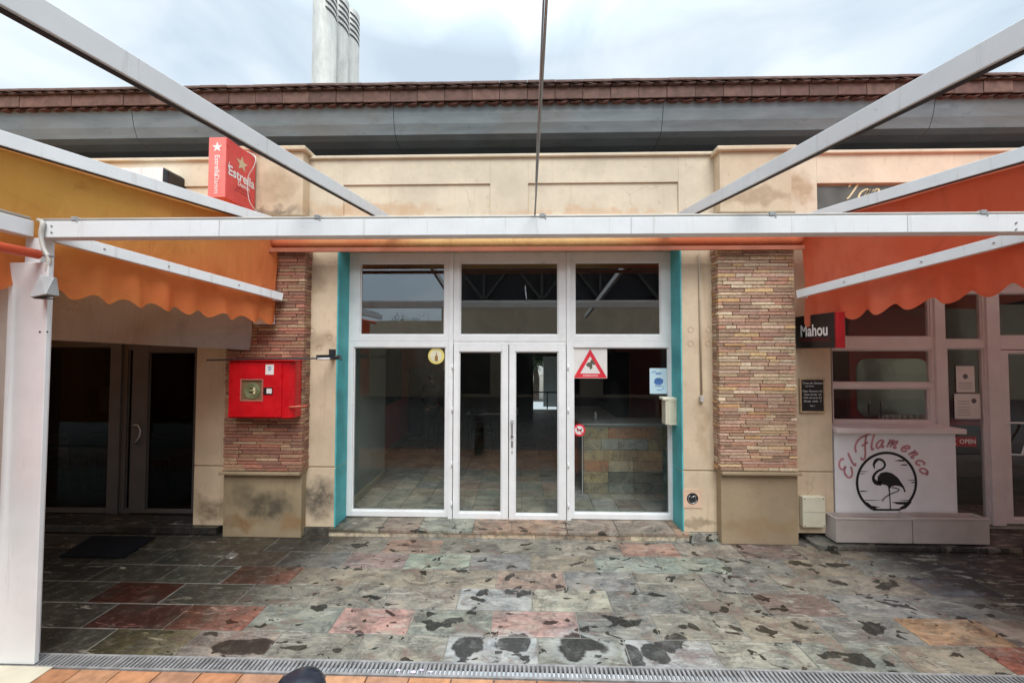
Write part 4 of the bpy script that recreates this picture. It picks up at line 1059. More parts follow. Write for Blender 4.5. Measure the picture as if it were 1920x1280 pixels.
# small unreadable light box at far left of the parapet
fl_ = thing('sign_light_box', 'white faced light box with a black end cap on the far left of the parapet', 'light box', tuple(at(270, 335, YW - .2)))
q0, q1 = at(215, 315, YW - .22), at(305, 345, YW - .22)
MB().box(q0.x, q1.x, YW - .22, YW - .05, q1.z - .03, q0.z).build('panel', 'white', fl_, .004)
mb = MB(); mb.poly([(q1.x + .002, YW - .23, q0.z + .004), (q1.x + .04, YW - .2, q0.z - .03), (q1.x + .04, YW - .2, q1.z - .05), (q1.x + .002, YW - .23, q1.z - .05)], (0, .22, 0)); mb.build('end_cap', 'blacksign', fl_, .01)

# slate name plate with script
GL = {
 'E': (.62, [[(.58, .80), (.50, .95), (.28, .97), (.14, .80), (.22, .60), (.42, .54)], [(.42, .54), (.14, .50), (.0, .25), (.10, .04), (.32, .0), (.52, .10), (.60, .24)]]),
 'l': (.26, [[(.20, .98), (.14, .6), (.08, .2), (.12, .03), (.26, .08)]]),
 'F': (.60, [[(.50, .92), (.44, .55), (.36, .1), (.22, -.14), (.02, -.12), (.0, .04)], [(-.12, .42), (-.06, .72), (.18, .92), (.50, .92), (.86, .98)], [(.24, .50), (.58, .52)]]),
 'a': (.50, [[(.42, .42), (.26, .50), (.06, .34), (.04, .10), (.16, .0), (.32, .14), (.42, .46)], [(.43, .48), (.38, .12), (.46, .0), (.56, .10)]]),
 'm': (.74, [[(.04, .46), (.10, .48), (.08, .0)], [(.09, .20), (.22, .46), (.32, .44), (.30, .0)], [(.31, .20), (.44, .46), (.54, .44), (.52, .08), (.60, .0), (.70, .10)]]),
 'n': (.52, [[(.04, .46), (.10, .48), (.08, .0)], [(.09, .20), (.22, .46), (.32, .44), (.30, .08), (.38, .0), (.48, .10)]]),
 'e': (.42, [[(.04, .20), (.26, .28), (.34, .42), (.22, .50), (.06, .34), (.04, .12), (.16, .0), (.30, .04), (.40, .16)]]),
 'c': (.40, [[(.34, .38), (.24, .50), (.08, .38), (.02, .18), (.12, .0), (.28, .04), (.38, .16)]]),
 'o': (.42, [[(.22, .50), (.06, .38), (.02, .16), (.12, .0), (.28, .06), (.36, .28), (.30, .46), (.20, .50), (.30, .40), (.44, .42)]]),
 'T': (.62, [[(.0, .62), (.02, .82), (.16, .90), (.42, .90), (.72, 1.0)], [(.42, .90), (.34, .5), (.24, .12), (.16, .0)]]),
 'p': (.46, [[(.10, .48), (.02, -.30)], [(.06, .24), (.20, .50), (.36, .44), (.36, .14), (.22, .0), (.08, .08)]]),
 's': (.34, [[(.30, .42), (.20, .50), (.08, .42), (.14, .28), (.26, .18), (.22, .02), (.06, .0), (.0, .08)]]),
}
tpb = thing('name_plate', 'dark slate name plate with gold script beginning Tap set into the right parapet', 'sign', ((tp[0] + tp[1]) / 2, YW + .03, zp0))
MB().box(tp[0] + .02, tp[1] - .005, YW + .03, YW + .0485, zp0 + .005, ztp1 - .02).build('plate', simple('dark_slate_plate', (.085, .09, .08), .6, var=.3, vs=5), tpb, .003)
mb = MB(); bx = at(1582, 373, YW + .03); frT = lambda u, v: (bx.x + (u + v * .45) * .21, YW + .0285, bx.z + v * .21)
u = 0
for ch in 'Tapas':
    wd, ss = GL[ch]
    for s_ in ss: stroke(mb, [(u + a, b) for a, b in s_], .085, frT, calli=True)
    u += wd + .06
mb.build('lettering', 'gold', tpb)

# chalkboard
yk = YW - .012
cb0, cb1 = at(1498, 709, yk), at(1546, 773, yk)
ck = thing('chalkboard', 'small framed black chalkboard menu on the cream wall beside the right pilaster', 'chalkboard', (cb0.x, yk, cb1.z))
MB().box(cb0.x + .01, cb1.x - .01, yk - .008, yk + .006, cb1.z + .01, cb0.z - .01).build('board', 'blacksign', ck)
mb = MB(); rframe(mb, cb0.x, cb1.x, cb1.z, cb0.z, cb0.x + .014, cb1.x - .014, cb1.z + .014, cb0.z - .014, yk - .016, yk + .008); mb.build('frame', 'wood', ck, .002)
W_ = cb1.x - cb0.x; frC = lambda u, v: (cb0.x + W_ / 2 + u, yk - .0105, cb0.z - .03 + v)
for s_, yy_, sz, xx_ in (('Tinto de Verano', -.020, .032, 0), ('con limon', -.052, .024, -.03), ('Copa Flamenca 4,5', -.106, .027, 0), ('Tapas del dia  4,5', -.142, .026, 0), ('Cafe con tarta 4,5', -.176, .026, 0), ('Bocata  calido   5', -.212, .026, 0), ('Pan 1', -.262, .024, .0)):
    mb = MB(); text(mb, s_, frC, sz, xx_, yy_, .2); mb.build('writing', 'lettering', ck)

# utility box, vent, conduit drop, wall lamp
p0, p1 = at(1505, 931, YW - .06), at(1549, 989, YW - .06)
ub = thing('meter_box', 'cream plastic meter box low on the wall left of the flamingo counter', 'meter box', (p0.x, YW, p1.z))
MB().box(p0.x, p1.x, YW - .06, YW - .002, p1.z, p0.z).build('box', 'cream_plastic', ub, .008, 3)
MB().box(p0.x + .004, p1.x - .004, YW - .0615, YW - .0605, (p0.z + p1.z) / 2 - .002, (p0.z + p1.z) / 2 + .002).build('seam', 'grey', ub)
mb = MB()
for x_ in (p0.x + .02, p1.x - .02):
    for z_ in (p0.z - .02, p1.z + .02): mb.tube([(x_, YW - .062, z_), (x_, YW - .0605, z_)], .006, 8)
mb.build('screw', 'darkmetal', ub)
c = at(1298, 934, YW)
vn = thing('wall_vent', 'round black vent hole in a cream square plate low on the wall', 'vent', tuple(c))
mb = MB(); 
k = 24; rO = .062
for i in range(k):
    a0, a1 = 2 * math.pi * i / k, 2 * math.pi * (i + 1) / k
    sq = lambda a: .098 / max(abs(math.cos(a)), abs(math.sin(a)))
    pts = [(math.cos(a0) * rO, math.sin(a0) * rO), (math.cos(a1) * rO, math.sin(a1) * rO), (math.cos(a1) * sq(a1), math.sin(a1) * sq(a1)), (math.cos(a0) * sq(a0), math.sin(a0) * sq(a0))]
    mb.poly([(c.x + a, YW - .008, c.z + b) for a, b in pts], (0, .007, 0))
mb.build('plate', simple('peach_plate', (.66, .46, .33), .7), vn)
mb = MB(); mb.poly([(c.x + math.cos(a) * rO, YW - .0025, c.z + math.sin(a) * rO) for a in [2 * math.pi * i / 24 for i in range(24)]], (0, .002, 0)); mb.build('opening', 'dark', vn)
mb = MB(); mb.tube([Vector((c.x + math.cos(a) * .045, YW - .005, c.z - .006 + math.sin(a) * .045)) for a in [math.pi * (.7 + 1.2 * i / 16) for i in range(17)]], .005, 6)
mb.tube([Vector((c.x - .02, YW - .005, c.z + .01)), Vector((c.x + .03, YW - .006, c.z + .03)), Vector((c.x + .035, YW - .005, c.z - .01))], .006, 6); mb.build('pipe_end', 'steel', vn)
cw = thing('wall_conduit', 'thin vertical conduit on the cream wall right of the shopfront ending in a small outlet', 'conduit', tuple(at(1315, 755, YW)))
mb = MB(); mb.tube([at(1311, 472, YW - .012), at(1313, 600, YW - .012), at(1315.5, 740, YW - .012)], .010, 8); mb.build('pipe', simple('tan_conduit', (.46, .37, .27), .6), cw)
q = at(1316, 748, YW - .02); MB().box(q.x - .02, q.x + .02, YW - .035, YW - .002, q.z - .03, q.z + .035).build('outlet', 'conduit', cw, .004)
rg = MB()
for (px, py) in ((1295, 618), (1295, 644), (1328, 618), (1328, 644), (585, 620), (618, 632), (598, 652)):
    cc_ = at(px, py, YW - .001); rg.tube([cc_ + Vector((.03 * math.cos(a), 0, .03 * math.sin(a))) for a in [2 * math.pi * i / 20 for i in range(21)]], .0022, 5, False)
rg.build('old_fixing_mark', simple('fixing_mark', (.42, .30, .20), .8), bld)
p0, p1 = at(1247, 750, YF - .12), at(1271, 796, YF - .12)
wl = thing('wall_lamp', 'small cream ribbed bulkhead lamp fixed on the right teal reveal', 'lamp', (p1.x, YF - .06, p1.z))
yl0 = YF - .13
MB().box(p0.x, p1.x, yl0, YF - .012, p1.z, p0.z).build('body', 'beige_plastic', wl, .006)
MB().box(p0.x - .03, p1.x - .015, yl0 - .01, YF - .012, p0.z + .001, p0.z + .03).build('cap', 'cream_plastic', wl, .006)
mb = MB(); W2 = p1.x - p0.x; H2 = p0.z - p1.z
rframe(mb, p0.x + .03, p1.x, p1.z, p0.z, p0.x + .045, p1.x - .012, p1.z + .015, p0.z - .012, yl0 - .008, yl0 + .005)
for i in range(9): z_ = p1.z + .03 + i * (H2 - .06) / 8; mb.box(p0.x + .046, p1.x - .013, yl0 - .005, yl0 - .001, z_ - .006, z_ + .006)
mb.build('grille', 'cream_plastic', wl, .002)

# ------------------------------------------------------------------ flamingo emblem and lettering on the counter front
FX = lambda u, v: tuple(at(1560 + u * .13282, 800 + v * .13282, YC - .0025))
em = MB(); cxr, cyr, RR = 770, 785, 420
ang = [R(a) for a in range(112, 429, 4)]   # ring left open where the planters' top cuts it
ring = [(cxr + RR * math.sin(a) * .99, cyr - RR * math.cos(a)) for a in [R(k) for k in range(-152, 153, 4)]]
stroke(em, ring, 36, FX, smooth=False)
stroke(em, [(ring[0][0], 1168), (ring[-1][0], 1168)], 26, FX, smooth=False)
stroke(em, [(600, 585), (592, 525), (622, 475), (665, 455), (722, 480), (748, 535), (718, 588), (650, 622), (600, 672), (585, 730), (622, 785), (700, 800)], [14, 34, 46, 34, 32, 30, 28, 30, 34, 42, 60, 60], FX)
fpoly(em, [(640, 800), (645, 700), (690, 648), (770, 632), (855, 655), (935, 720), (985, 795), (1020, 850), (1042, 915), (1020, 918), (1000, 862), (955, 832), (890, 826), (850, 835), (818, 864), (785, 830), (745, 815)], FX)
stroke(em, [(803, 840), (815, 960), (825, 1170)], [26, 14, 14], FX)
stroke(em, [(845, 855), (900, 862), (948, 885), (915, 912), (820, 950), (745, 1000), (705, 1050)], 14, FX)
for (a, b, y, w_) in ((880, 1020, 475, 22), (960, 1060, 535, 16), (400, 520, 628, 9), (395, 480, 660, 9), (1060, 1180, 750, 9), (1100, 1180, 782, 14), (400, 510, 906, 14), (440, 700, 1035, 8), (950, 1110, 1035, 10)):
    stroke(em, [(a, y), ((a + b) / 2, y), (b, y)], [2, w_, w_] if b > 770 else [w_, w_, 2], FX, smooth=False)
fpoly(em, [(840, 1060), (1130, 1052), (1085, 1110), (1040, 1150), (980, 1165), (950, 1150), (1020, 1125), (1030, 1095), (920, 1090), (880, 1072)], FX)
fpoly(em, [(460, 1055), (500, 1062), (560, 1110), (680, 1128), (610, 1140), (670, 1165), (580, 1165), (510, 1115)], FX)
emo = em.build('emblem', 'black', cp)
lt = MB()
def arc_text(word, r0, a_start, sz, adv, shear=.35):
    a = a_start
    for ch in word:
        if ch == ' ': a += 14; continue
        wd, ss = GL[ch]
        sz0 = sz; k_ = 1.2 if ch in 'EF' else 1.0
        for s_ in ss:
            pts = []
            for (u, v) in catmull([Vector(q) * k_ for q in s_], 5):
                uu = (u + v * shear) * sz; ang_ = R(a) + uu / r0; rr_ = r0 + v * sz
                pts.append((cxr + rr_ * math.sin(ang_), cyr - rr_ * math.cos(ang_)))
            stroke(lt, pts, 29, FX, smooth=False)
        a += math.degrees((wd + .06) * sz * adv / r0)
arc_text('El', 500, -84, 190, 1.35); arc_text('Flamenco', 500, -46, 205, 1.24)
lt.build('lettering', 'pinkletter', cp)

# planters
for i, (a, b) in enumerate(((1568, 1711), (1713, 1856))):
    yp0, yp1 = 4.02, 4.165
    q0, q1 = at(a, 1000, yp0), at(b, 1000, yp0); zt2 = at(a, 973, yp0).z; zf = .058
    pl = thing('planter', ('left one of two pale beige rectangular planters below the flamingo emblem' if i == 0 else 'right hand pale beige planter, the one beside the shop door'), 'planter', ((q0.x + q1.x) / 2, yp0, 0), 'planters in front of the counter')
    x0_, x1_ = q0.x, q1.x; mb = MB()
    mb.box(x0_, x1_, yp0, yp0 + .02, zf, zt2); mb.box(x0_, x1_, yp1 - .02, yp1, zf, zt2); mb.box(x0_, x0_ + .02, yp0 + .02, yp1 - .02, zf, zt2); mb.box(x1_ - .02, x1_, yp0 + .02, yp1 - .02, zf, zt2)
    mb.box(x0_ + .02, x1_ - .02, yp0 + .02, yp1 - .02, zf, zf + .02)
    mb.box(x0_ + .03, x0_ + .1, yp0 + .03, yp0 + .12, .046, zf); mb.box(x1_ - .1, x1_ - .03, yp0 + .03, yp0 + .12, .046, zf)
    mb.build('trough', 'planter', pl, .004)
    mb = MB(); rm = .014
    mb.box(x0_ - .006, x1_ + .004, yp0 - .008, yp0 + rm, zt2 + .001, zt2 + .012); mb.box(x0_ - .006, x1_ + .004, yp1 - rm, yp1 + .004, zt2 + .001, zt2 + .012)
    mb.box(x0_ - .006, x0_ + rm, yp0 + rm, yp1 - rm, zt2 + .001, zt2 + .012); mb.box(x1_ - rm, x1_ + .004, yp0 + rm, yp1 - rm, zt2 + .001, zt2 + .012); mb.build('rim', 'planter', pl, .003)
    MB().box(x0_ + .02, x1_ - .02, yp0 + .02, yp1 - .02, zf + .021, zt2 - .02).build('lid', simple('planter_soil_cover', (.36, .30, .27), .8), pl)

# ------------------------------------------------------------------ stickers and notices (on the glass faces)
yg = YF + .0235
def flat(px0, py0, px1, py1, Y, mat, name, label, cat, th=.002, group=None):
    a, b = at(px0, py0, Y), at(px1, py1, Y)
    t = thing(name, label, cat, ((a.x + b.x) / 2, Y, b.z), group); MB().box(a.x, b.x, Y - th / 2, Y + th / 2, b.z, a.z).build('sheet', mat, t); return t, a, b
t, a, b = flat(1075, 653, 1138.5, 709, yg, 'paper', 'warning_sign', 'white square sign with a red warning triangle and dark figure on the right side light', 'sign')
cx, cz = (a.x + b.x) / 2, (a.z + b.z) / 2; w_, h_ = (b.x - a.x), (a.z - b.z); frW = lambda u, v: (cx + u * w_, yg - .0015, cz + v * h_)
mb = MB(); o_ = [(-.5, -.49), (.5, -.49), (.0, .48)]; i_ = [(-.30, -.34), (.30, -.34), (0, .24)]
for k in range(3):
    j = (k + 1) % 3; fpoly(mb, [o_[k], o_[j], i_[j], i_[k]], frW)
mb.build('triangle', 'printred', t)
mb = MB(); fpoly(mb, [(-.13, -.04), (-.06, .04), (-.02, .02), (.04, .14), (.10, .10), (.10, .04), (.16, .02), (.12, -.06), (.06, -.03), (.06, -.16), (.0, -.22), (-.03, -.12), (-.08, -.12)], lambda u, v: (cx + u * w_, yg - .0018, cz + v * h_)); mb.build('figure', simple('olive_print', (.10, .10, .07), .7, bump=0), t)
mb = MB(); text(mb, 'ATENCION', lambda u, v: (cx + u, yg - .0022, cz - .415 * h_ + v), .034, 0, 0); mb.build('lettering', 'lettering', t)
def disc(mb, cx, cz, r, Y, n=28): fpoly(mb, [(math.cos(2 * math.pi * i / n), math.sin(2 * math.pi * i / n)) for i in range(n)], lambda u, v: (cx + u * r, Y, cz + v * r))
c = at(818, 667, yg); r = 15.5 * YF / FPX
t = thing('round_sticker', 'round yellow sticker with a bottle drawing on the left side light', 'sticker', tuple(c))
mb = MB(); mb.poly([(c.x + math.cos(k * R(12)) * r, yg - .001, c.z + math.sin(k * R(12)) * r) for k in range(30)], (0, .0015, 0)); mb.build('disc', 'yellow', t)
mb = MB(); disc(mb, c.x - .003, c.z, r * .72, yg - .0014); mb.build('field', simple('pale_yellow_print', (.72, .68, .50), .6, bump=0), t)
mb = MB(); fpoly(mb, [(-.25, -.8), (.3, -.8), (.3, -.1), (.12, .15), (.12, .45), (-.02, .45), (-.02, .15), (-.25, -.1)], lambda u, v: (c.x + u * r * .7, yg - .0018, c.z + v * r * .8)); mb.build('bottle_print', simple('brown_print', (.30, .16, .04), .6, bump=0), t)
c2 = at(1086, 806, yg); r = 11.5 * YF / FPX
t = thing('round_sticker', 'small round red no dogs sticker at mid height on the right side light', 'sticker', tuple(c2))
mb = MB(); mb.poly([(c2.x + math.cos(k * R(12)) * r, yg - .001, c2.z + math.sin(k * R(12)) * r) for k in range(30)], (0, .0015, 0)); mb.build('disc', 'printred', t)
mb = MB(); disc(mb, c2.x, c2.z, r * .70, yg - .0014); mb.build('field', 'paper', t)
fr2 = lambda u, v: (c2.x + u * r, yg - .0018, c2.z + v * r)
mb = MB(); fpoly(mb, [(-.45, .15), (-.3, .25), (-.2, .1), (.25, .12), (.45, .3), (.5, .15), (.35, .0), (.3, -.3), (.2, -.3), (.18, -.05), (-.15, -.08), (-.2, -.3), (-.32, -.3), (-.3, .0)], fr2); mb.build('dog_print', 'black', t)
mb = MB(); stroke(mb, [(-.5, .5), (.5, -.5)], .14, lambda u, v: (c2.x + u * r, yg - .0022, c2.z + v * r), smooth=False); mb.build('bar', 'printred', t)
t, a, b = flat(1218, 690, 1251, 738, yg, 'paleblue', 'notice', 'pale blue printed notice at the right edge of the right side light', 'notice')
cx2, cz2 = (a.x + b.x) / 2, (a.z + b.z) / 2; w2, h2 = b.x - a.x, a.z - b.z; fr3 = lambda u, v: (cx2 + u * w2, yg - .0015, cz2 + v * h2)
mb = MB(); fpoly(mb, [(-.22, .06), (-.1, .12), (.1, .12), (.28, .05), (.26, -.08), (.1, -.16), (-.15, -.15), (-.26, -.06)], fr3)
for k, (wd, yy_) in enumerate(((.4, .30), (.3, .25), (.4, -.22))): fpoly(mb, [(-wd / 2, yy_), (wd / 2, yy_), (wd / 2, yy_ + .03), (-wd / 2, yy_ + .03)], fr3)
stroke(mb, [(-.1, -.34), (.15, -.36), (.32, -.24)], .025, fr3); stroke(mb, [(-.38, .30), (-.3, .36), (-.15, .38)], .03, fr3); mb.build('print', 'blueprint', t)
for (q, lab, k) in (((1792, 686, 1828, 735), 'upper portrait paper notice with a round stamp on the narrow side light by the hatch', 0), ((1789, 738, 1839, 785), 'lower landscape paper notice on the narrow side light by the hatch', 1)):
    t, a, b = flat(*q, yg, 'paper', 'notice', lab, 'notice'); cx3, cz3 = (a.x + b.x) / 2, (a.z + b.z) / 2; w3, h3 = b.x - a.x, a.z - b.z
    fr4 = lambda u, v, A=cx3, B=cz3, C=w3, D=h3: (A + u * C, yg - .0015, B + v * D)
    mb = MB(); ccx = 0 if k == 0 else .25; disc(mb, cx3 + ccx * w3, cz3 + (.1 if k == 0 else .22) * h3, .028, yg - .0016)
    for y_ in ((-.15, -.22, -.3, -.38) if k == 0 else (.2, .1, -.05, -.15, -.25, -.35)): fpoly(mb, [(-.38, y_), (.1 if k else .38, y_), (.1 if k else .38, y_ + .015), (-.38, y_ + .015)], fr4)
    mb.build('print', simple('grey_print', (.12, .11, .12), .7, bump=0), t)
t, a, b = flat(1783, 818, 1831, 837, YF - .06, simple('dull_red_sign', (.34, .05, .05), .6), 'open_sign', 'small red and white sign beside the counter edge on the narrow side light', 'sign')
mb = MB(); cx4, cz4 = (a.x + b.x) / 2, (a.z + b.z) / 2; text(mb, 'OPEN', lambda u, v: (cx4 + u, YF - .0625, cz4 + v), .068, .04, 0, bold=.0015); stroke(mb, [(-.12, .03), (-.09, -.03), (-.12, -.03), (-.09, .03)], .012, lambda u, v: (cx4 + u, YF - .0625, cz4 + v)); mb.build('lettering', 'lettering', t)

# ------------------------------------------------------------------ floor odds and ends
a, b = atz(145, 1030, .0), atz(305, 1000, .0)
tag(MB().poly([(atz(142, 1031, 0).x, 3.62, .006), (atz(262, 1031, 0).x, 3.62, .006), (atz(308, 1000, 0).x, 4.02, .006), (atz(190, 1000, 0).x, 4.02, .006)], (0, 0, .012)).build('doormat', 'mat', None), 'black doormat lying on the slate in front of the dark left doors', 'doormat')
c = atz(435, 1040, .01); mb = MB()
for i in range(26):
    p = c + Vector((random.gauss(0, .035), random.gauss(0, .025), .004)); s_ = random.uniform(.004, .012); q = [p + Vector((random.uniform(-s_, s_), random.uniform(-s_, s_), random.uniform(0, .008))) for _ in range(3)]; mb.add(q, [(0, 1, 2)])
mb.lathe(c + Vector((0, 0, -.008)), [(.05, 0), (.05, .004), (.045, .006)], 16)
tag(mb.build('floor_drain_cover', 'steel', None), 'small shiny round drain cover on the slate before the left pilaster', 'drain cover')
for i, px in enumerate((747, 775, 790, 806)):
    c = atz(px, 1257 + (i % 2) * 3, .008); mb = MB(); q = []
    for k in range(7): a = k * 2 * math.pi / 7; q.append(c + Vector((math.cos(a) * random.uniform(.010, .024), math.sin(a) * random.uniform(.005, .011), random.uniform(0, .008))))
    mb.poly(q, (0, 0, .002)); tag(mb.build('paper_scrap', simple('lilac_paper', (.62, .55, .68), .7), None), ('leftmost', 'second from left', 'third from left', 'rightmost')[i] + ' of the tiny torn lilac paper scraps by the drain', 'scrap', 'paper scraps by the drain')
bo = thing('bollard', 'dark rounded cap of a bollard just peeking over the bottom edge of the view', 'bollard', (atz(558, 1276, .8).x, atz(558, 1276, .8).y, 0))
c = at(560, 1270, 1.42); zt_ = c.z; rb = 45 * 1.42 / FPX
MB().lathe((c.x, 1.42, 0), [(rb, .01), (rb, zt_ - .09), (rb * 1.04, zt_ - .085), (rb * 1.04, zt_ - .06), (rb * .98, zt_ - .035), (rb * .85, zt_ - .018), (rb * .55, zt_ - .004), (rb * .05, zt_)], 32).build('shaft', 'blue_black', bo)
bo.location = (c.x, 1.42, 0)
for ch in bo.children: ch.location = Vector((0, 0, 0)) - (Vector((c.x, 1.42, 0)) - Vector((atz(558, 1276, .8).x, atz(558, 1276, .8).y, 0)))

# ------------------------------------------------------------------ inside: counter, tables, chairs, person
YK = 5.25
ct = thing('bar_counter', 'bar counter faced with mixed coloured slate slabs behind the right side light', 'counter', (1.8, YK, SZ))
kx0 = at(1094, 850, YK).x; kx1 = 2.95; kz1 = at(1150, 800, YK).z
mb = MB(); z = SZ; r_ = 0
rows = [.14, .15, .15, .15, .15, .2]
cols = [(.30, .23, .15), (.22, .22, .21), (.34, .25, .15), (.32, .15, .09), (.12, .11, .10), (.32, .27, .21), (.24, .19, .14), (.26, .26, .26)]
for hgt in rows:
    z1_ = min(z + hgt, kz1); x_ = kx0
    if z1_ <= z: break
    while x_ < kx1:
        w_ = random.choice((.24, .34, .40)); e_ = min(x_ + w_, kx1); mb.col = random.choice(cols)
        mb.box(x_ + .002, e_ - .002, YK + random.uniform(-.003, .003), YK + .05, z + .002, z1_ - .002); x_ = e_
    z = z1_
mb.build('stone_cladding', 'slatein', ct, .003, 1)
MB().box(kx0 + .004, kx1, YK + .051, YK + .6, SZ, kz1 - .01).build('body', 'indark', ct)
MB().box(kx0 + .02, kx0 + .6, YK + .62, 7.0, SZ, kz1 - .01).build('return_body', 'inorange', ct)
tp_ = MB(); tp_.box(kx0 - .02, kx1, YK + .0, YK + .62, kz1 - .008, kz1 + .025); tp_.box(kx0 - .02, kx0 + .6, YK + .621, 7.1, kz1 - .008, kz1 + .025); tp_.build('worktop', 'stonetop', ct, .003)
sc = MB().box(kx0 - .015, kx1, YK - .045, YK - .038, SZ + .02, kz1 + .04).build('glass_screen', 'glass', ct)
mb = MB(); mb.box(kx0 - .02, kx1, YK - .05, YK - .033, kz1 + .041, kz1 + .05); mb.box(kx0 - .028, kx0 - .016, YK - .05, YK - .033, SZ, kz1 + .05); mb.build('screen_edge', 'stonetop', ct)
p = at(1118, 776, YK + .3); q = at(1122, 786, YK + .2)
tag(MB().tube([Vector((p.x, YK + .34, kz1 + .027)), Vector((p.x - .01, YK + .3, kz1 + .16))], [.022, .012], 8).build('napkin', 'paper', None), 'folded white napkin standing on the bar worktop', 'napkin')

def table(cx, cy, w_, d_, h_, topmat, label, base=SZ, cloth=False, grp=None):
    t = thing('table', label, 'table', (cx, cy, base), grp)
    MB().box(cx - w_ / 2, cx + w_ / 2, cy - d_ / 2, cy + d_ / 2, base + h_ - .03, base + h_).build('tabletop', topmat, t, .006)
    for sx in (-1, 1):
        for sy in (-1, 1): MB().tube([(cx + sx * (w_ / 2 - .05), cy + sy * (d_ / 2 - .05), base), (cx + sx * (w_ / 2 - .06), cy + sy * (d_ / 2 - .06), base + h_ - .031)], .016, 8).build('leg', 'darkmetal', t)
    return t
def chair(cx, cy, rz, mat, label, base=SZ, grp=None):
    t = thing('chair', label, 'chair', (cx, cy, base), grp)
    c_, s_ = math.cos(rz), math.sin(rz); T = lambda x, y, z: Vector((cx + x * c_ - y * s_, cy + x * s_ + y * c_, base + z))
    def bx(x0, x1, y0, y1, z0, z1): 
        m_ = MB(); m_.add([T(x0, y0, z0), T(x1, y0, z0), T(x1, y1, z0), T(x0, y1, z0), T(x0, y0, z1), T(x1, y0, z1), T(x1, y1, z1), T(x0, y1, z1)], [(0, 3, 2, 1), (4, 5, 6, 7), (0, 1, 5, 4), (1, 2, 6, 5), (2, 3, 7, 6), (3, 0, 4, 7)]); return m_
    bx(-.2, .2, -.2, .2, .43, .46).build('seat', mat, t, .008)
    m_ = MB()
    for i in range(4): k = bx(-.18, .18, .195, .215, .56 + i * .085, .615 + i * .085); m_.add(k.v, k.f)
    m_.build('backrest', mat, t, .004)
    for sx in (-1, 1):
        MB().tube([T(sx * .19, -.19, 0), T(sx * .18, -.18, .429)], .012, 8).build('leg', 'darkmetal', t)
        MB().tube([T(sx * .19, .21, 0), T(sx * .185, .19, .45), T(sx * .185, .23, .9)], .012, 8).build('leg', 'darkmetal', t)
    return t
c = at(915, 845, 7.5)
table(at(925, 800, 7.7).x, 7.7, 1.0, .8, .75, 'stonetop', 'pale topped table standing inside behind the left door leaf')
chair(at(905, 800, 7.1).x, 7.1, .3, 'indark', 'dark chair pushed up to the pale table behind the left door leaf')
# left shop tables
for i, (px, yy_, lab) in enumerate(((315, 5.3, 'teal clothed table just inside the dark left shop door'), (170, 5.5, 'teal clothed table behind the wide dark pane of the left shop'))):
    x_ = at(px, 800, yy_).x; t = table(x_, yy_, .75, .75, .74, 'tealcloth', lab)
    cl = MB(); 
    for sx in (-1, 1): cl.box(x_ + sx * .385, x_ + sx * .39, yy_ - .39, yy_ + .39, SZ + .50, SZ + .745)
    for sy in (-1, 1): cl.box(x_ - .39, x_ + .39, yy_ + sy * .392, yy_ + sy * .397, SZ + .50, SZ + .745)
    cl.box(x_ - .39, x_ + .39, yy_ - .39, yy_ + .39, SZ + .746, SZ + .75); cl.build('cloth', 'tealcloth', t)
    for k in (-1, 1):
        mn = MB(); mn.box(x_ + k * .16 - .09, x_ + k * .16 + .09, yy_ - .3, yy_ - .05, SZ + .752, SZ + .762)
        tag(mn.build('menu_card', 'paper', None), 'white menu card, %s one on the %s' % ('left' if k < 0 else 'right', 'teal table by the dark door' if i == 0 else 'teal table behind the wide dark pane'), 'menu')
chair(at(130, 800, 4.95).x, 4.95, math.pi + .2, 'chairgrey', 'grey chair behind the wide dark pane, nearest the white post')
chair(at(330, 800, 5.9).x, 5.95, 0, 'chairgrey', 'grey chair on the far side of the teal table by the left shop door')
p = at(195, 745, 4.9); nn, aa, bb = flat(187, 722, 207, 770, 4.9, 'paper', 'notice', 'white sheet of paper standing behind the wide dark pane of the left shop', 'notice')
nn.location.z = nn.location.z
# right shop: bottles row and beer taps on the hatch counter
hc = thing('back_bar', 'dark shelf behind the serving hatch', 'shelf', (at(1680, 790, 5.0).x, 5.0, SZ))
zh = at(1680, 788, 5.0).z
MB().box(XW(1600, 5.0), XW(1850, 5.0), 4.9, 5.15, zh - .04, zh).build('board', 'inred', hc, .003)
MB().box(XW(1610, 5.0), XW(1840, 5.0), 5.0, 5.1, SZ, zh - .041).build('support', 'indark', hc)
for i in range(9):
    x_ = XW(1648 + i * 11, 4.98); mb = MB(); mb.lathe((x_, 4.98, zh), [(.026, 0), (.026, .05), (.024, .075)], 10)
    tag(mb.build('glass_jar', 'beige_plastic', None), ('first', 'second', 'third', 'fourth', 'fifth', 'sixth', 'seventh', 'eighth', 'last')[i] + ' small pale jar from the left on the dark shelf behind the hatch', 'jar', 'jars on the shelf behind the hatch')
tpx = XW(1646, 4.95); tb = MB(); tb.tube([(tpx, 4.93, zh), (tpx, 4.93, zh + .2), (tpx - .02, 4.90, zh + .26)], .010, 8); tb.tube([(tpx - .15, 4.93, zh), (tpx - .15, 4.93, zh + .2), (tpx - .17, 4.90, zh + .26)], .010, 8)
tag(tb.build('beer_tap', 'steel', None), 'thin chrome double beer tap behind the lower sash of the serving hatch', 'beer tap')

